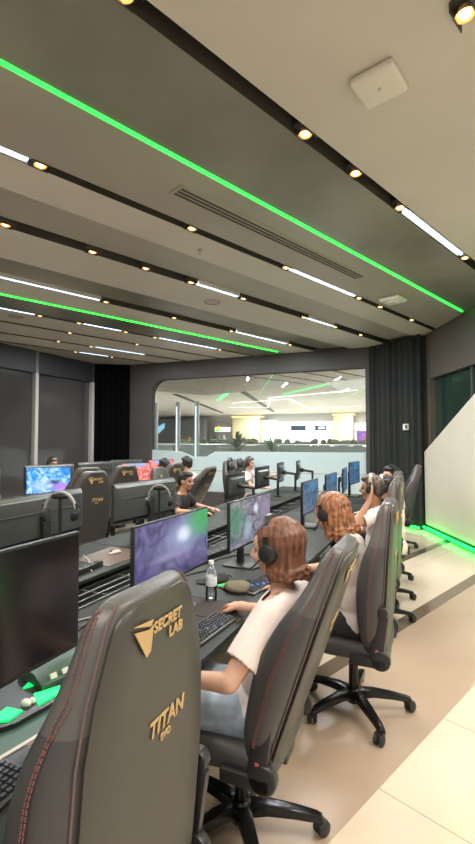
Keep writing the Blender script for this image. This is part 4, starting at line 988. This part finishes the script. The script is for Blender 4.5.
# grey stand with a slanted blue screen, the brown box and the shop with its sign
r = thing('display_booth', 'grey mall booth wall with a slanted blue screen beyond the window', 'booth', (-25.7, 40, 0))
q = MB(); q.box((0, .5, 1.95), (7.8, .6, 3.9)); q.build('wall', mat('booth_grey', (.26, .26, .28), .5), r, bevel=.03)
q = MB(); q.prism([(-3.2, 2.4), (-.9, 3.5), (-.9, 3.0), (-3.2, 1.2)], .10, .19, 'Y'); q.build('screen', emat('booth_blue', (.28, .58, .80), 1.0), r)
q = MB(); q.box((1.4, -.2, 1.0), (.9, .5, 2.0)); q.M = Matrix.Identity(4); tag(q.build('kiosk', mat('kiosk_brown', (.38, .25, .16), .6), bevel=.03), 'brown mall kiosk beside the grey booth beyond the window', 'kiosk').location = (-24.3, 38.6, 0)
r = thing('mall_shop', 'grey mall shop under a white sign with a yellow and green logo', 'shop', (-20.2, 40.5, 0))
q = MB(); q.box((0, 1.0, 1.7), (3.0, .3, 3.4)); q.build('back_wall', mat('shop_taupe', (.33, .30, .28), .6), r)
for z in (.7, 1.25, 1.8):
    q = MB(); q.box((0, .6, z), (2.8, .5, .06)); q.build('shelf', mat('shelf_pale', (.6, .6, .58), .5), r)
q = MB(); q.box((.15, .3, 2.78), (1.7, .12, .42)); q.build('sign_board', emat('sign_white', (1, 1, 1), 1.3), r)
q = MB(); q.prism([(-.62, 2.66), (-.30, 2.62), (-.12, 2.80), (-.18, 3.10), (-.42, 3.06)], .16, .24, 'Y'); q.build('logo', emat('logo_yellow', (.95, .80, .05), 1.1), r)
q = MB(); q.prism([(-.62, 2.60), (-.18, 2.60), (-.12, 2.74), (-.40, 2.84)], .14, .16, 'Y'); q.build('logo', emat('logo_green', (.1, .65, .2), 1.0), r)
rnd = random.Random(5)
for i in range(14):
    c_ = [(.6, .62, .62), (.2, .35, .33), (.12, .12, .14), (.5, .4, .3)][i % 4]
    q = MB(); h_ = rnd.uniform(.2, .4); q.box((-21.45 + .18 * i + .1, 40.9, (.73, 1.28, 1.83)[i % 3] + h_ / 2), (.14, .3, h_))
    tag(q.build('shop_box', mat('shopbox%d' % (i % 4), c_, .5)), 'small blurred package on the mall shop shelves', 'package', 'packages on the mall shop shelves')
for i, (x, w_, lb) in enumerate([(-17.2, 2.9, 'wide golden mall column beyond the middle of the window'), (-7.85, 1.7, 'cream golden mall column beyond the right end of the window')]):
    r = thing('mall_column', lb, 'column', (x, 40, 0))
    q = MB(); q.box((0, .6, 2.0), (w_, 1.0, 4.0)); q.build('shaft', mat('washlit_gold_plaster', (.62, .50, .32), .5), r, bevel=.05)  # bright gold tone also holds the warm wall-wash light
    q = MB(); q.box((0, .6, 3.98), (w_ + .15, 1.1, .12)); q.build('top_light', emat('cove_warm', (1.0, .82, .4), 1.0), r)  # glowing band added on top as the wall-wash lamp
r = thing('glass_shopfront', 'pale blue lit glass shopfront beyond the window, left of the white one', 'shop', (-14.9, 40, 0))
q = MB(); q.box((0, .4, 1.8), (1.5, .2, 3.6)); q.build('lit_front', emat('shop_blue', (.70, .88, .98), 1.0), r)
for x in (-.4, .1, .5):
    q = MB(); q.box((x, .28, 1.8), (.06, .06, 3.6)); q.build('mullion', M_pale, r)
r = thing('white_shopfront', 'overexposed white shopfront with dark blue sign bands beyond the window', 'shop', (-11.4, 40, 0))
q = MB(); q.box((0, .4, 1.75), (5.3, .2, 3.3)); q.build('lit_front', emat('shop_white', (1.0, .99, .96), 1.25), r)
for x, w_ in ((-.55, 1.5), (1.5, 1.1)):
    q = MB(); q.box((x, .28, 2.82), (w_, .06, .44)); q.build('sign_band', mat('sign_blue', (.02, .06, .11), .5), r)
for x, w_ in ((.55, .9), (1.6, .6)):
    q = MB(); q.box((x, .22, 2.82), (w_, .05, .18)); q.build('sign_lettering', emat('sign_white', (1, 1, 1), 1.3), r)
q = MB(); q.box((-.4, .28, 1.05), (1.3, .06, .18)); q.build('counter', mat('counter_dark', (.10, .11, .11), .6), r)
r = thing('display_screen', 'blue and magenta lit display screen beyond the right end of the window', 'screen', (-6.1, 40, 0))
q = MB(); q.box((0, .4, 1.6), (1.5, .2, 3.2)); q.build('panel', emat('panel_white', (.95, .95, .95), .9), r)
q = MB(); q.box((-.05, .27, 2.05), (1.2, .06, 1.0)); q.build('screen', screen_mat('magenta_ad', [(.35, (.05, .15, .65)), (.5, (.55, .10, .55)), (.65, (.85, .30, .30))], 2.0, 1.1), r)
# balustrade with planting, potted palms
r = thing('balustrade', 'long pale grey balustrade in the mall beyond the window', 'balustrade', (-8.5, 22, 0))
q = MB(); q.box((0, 0, .72), (13, .06, 1.4)); q.build('panel', mat('rail_panel', (.13, .15, .145), .3), r)
q = MB(); q.cone((-6.5, 0, 1.48), (6.5, 0, 1.48), .035); q.build('handrail', M_pale, r)
M_leaf = mat('leaf', (.10, .17, .08), .5, var=.3, vscale=6)
hg = MB(); rd_ = random.Random(11)
for i in range(70):
    hg.ell((-14 + i * .16 + rd_.uniform(-.05, .05), 23 + rd_.uniform(-.2, .2), 1.45 + rd_.uniform(-.06, .22)), (.16, .18, .16), n=8)
hg.box((-8.5, 23, .7), (11.4, .5, 1.4))
tag(hg.build('hedge', mat('hedge_green', (.13, .16, .11), .8, var=.5, vscale=9)), 'low grey-green planted hedge behind the mall balustrade', 'hedge')
def palm(x, y, h_, n, label):
    r = thing('potted_palm', label, 'plant', (x, y, 0), 0, 'potted palms in the mall'); rd = random.Random(int(x * 10))
    q = MB(); q.lathe([(.001, 0), (.2, 0), (.26, .5), (.23, .5), (.22, .44), (.001, .44)], n=18); q.build('pot', mat('pot_grey', (.4, .38, .36), .6), r)
    q = MB(); q.cone((0, 0, .4), (0, 0, h_ * .55), .03, .02); q.build('stem', mat('stem', (.2, .15, .08), .7), r)
    q = MB()
    for i in range(n):
        a = rd.uniform(0, 2 * PI); e = rd.uniform(.3, 1.3); L_ = rd.uniform(.5, .9) * h_ * .5; b0 = V((0, 0, h_ * rd.uniform(.35, .55)))
        d = V((math.cos(a) * math.cos(e), math.sin(a) * math.cos(e), math.sin(e))); sd = V((-math.sin(a), math.cos(a), 0))
        rg = []
        for k in range(6):
            t = k / 5; p = b0 + d * L_ * t - V((0, 0, .35 * L_ * t * t)); w_ = .07 * math.sin(PI * min(.98, t * .9 + .08)); rg.append([p - sd * w_, p + V((0, 0, .008)), p + sd * w_, p - V((0, 0, .008))])
        q.rings(rg)
    q.build('fronds', M_leaf, r)
palm(-8.15, 18.0, 2.9, 44, 'dark leafy potted palm beyond the middle of the window'); palm(-6.75, 18.6, 2.6, 34, 'smaller potted palm right of the first one beyond the window')
palm(-11.9, 19.0, 2.2, 24, 'low potted palm near the slim light columns')
# ceiling lines of the mall
def line(a, b, w_, m, nm, label, z=4.19):
    a = V((a[0], a[1], 0)) * .805; b = V((b[0], b[1], 0)) * .805; d = (b - a).normalized(); n_ = V((-d.y, d.x, 0)) * w_ / 2
    q = MB(); zz = z - (.012 if 'led' in nm else 0); q.prism([(p.x, p.y) for p in (a - n_, b - n_, b + n_, a + n_)], zz - .02, zz + .008); return tag(q.build(nm, m, smooth=False), label, 'led strip' if 'led' in nm else 'ceiling slot')
line((-16.2, 25.7), (-22.5, 45.8), .30, M_slot, 'ceiling_slot', 'dark slot in the mall ceiling, left of the two'); line((-10.05, 20.7), (-16.4, 45.8), .30, M_slot, 'ceiling_slot', 'dark slot in the mall ceiling, right of the two')
line((-8.8, 20.4), (-15.6, 30.9), .22, emat('mall_green', (.15, .9, .3), 1.2), 'led_strip', 'bright green LED line in the mall ceiling left of centre'); line((-9.5, 28.5), (-3.2, 21.8), .10, MATS['mall_green'], 'led_strip', 'thin green LED line in the mall ceiling at the right')
M_cove = emat('cove_white', (1, .98, .94), 1.1)
for i, (a, b) in enumerate([((-18.0, 38.0), (-14.7, 39.5)), ((-14.7, 39.5), (-11.2, 30.5)), ((-11.2, 30.5), (-4.6, 28.0)), ((-15.5, 33.5), (-10.2, 32.0)), ((-10.2, 32.0), (-11.4, 42.0)), ((-11.4, 42.0), (-6.5, 41.5))]):
    line(a, b, .12, M_cove, 'led_strip', 'white cove line in the mall ceiling, %s from the left' % ORD[i])
q = MB(); q.prism([(-4.3, 16.6), (-1.2, 16.1), (-2.0, 21.7), (-4.5, 22.1)], 4.15, 4.2); tag(q.build('ceiling_panel', mat('white_ceiling_panel', (.85, .86, .86), .6), smooth=False), 'whiter raised ceiling panel in the mall, upper right of the window', 'ceiling panel')


# ------------------------------------------------------------------ light
wd = bpy.data.worlds.new('World'); sc.world = wd; wd.use_nodes = True
wd.node_tree.nodes['Background'].inputs[0].default_value = (1.0, 0.93, 0.84, 1); wd.node_tree.nodes['Background'].inputs[1].default_value = 0.55
def area(loc, rot, sx, sy, e, col):
    l = bpy.data.lights.new('area', 'AREA'); l.shape = 'RECTANGLE'; l.size = sx; l.size_y = sy; l.energy = e; l.color = col
    o = bpy.data.objects.new('area', l); C.objects.link(o); o.location = loc; o.rotation_euler = rot; return o
for s, a, L, e in [(-1.80, 4.55, 1.3, 60), (-3.40, 4.9, 1.4, 60), (-3.40, .4, 1.5, 60), (-4.57, 4.1, .8, 35), (-4.57, 6.5, .8, 35), (-6.13, 2.4, 1.4, 60), (-6.13, 6.7, 1.5, 60), (-7.58, 3.9, .8, 35), (-7.58, 5.9, 1.5, 55), (-9.3, 5.3, 1.2, 40)]:
    area(SA(s, a, HC - .012), (0, 0, -TH), .05, L, e, (.92, .96, 1.0))
# unseen fill lights added over the floor behind and right of the camera
for s, a, L, e in [(0.6, 2.5, 2.5, 125), (0.6, -1.5, 2.5, 125), (2.4, 3.5, 2.0, 85)]:
    area(SA(s, a, HC - .02), (0, 0, -TH), .3, L, e, (1.0, .93, .84))
for x, y in ((-14, 18), (-7, 17), (0, 18), (-14, 28), (-7, 28), (2, 28), (-16, 38), (-7, 38), (4, 38)):
    area((x, y, 4.17), (0, 0, 0), .4, .4, 480, (1.0, .97, .93))
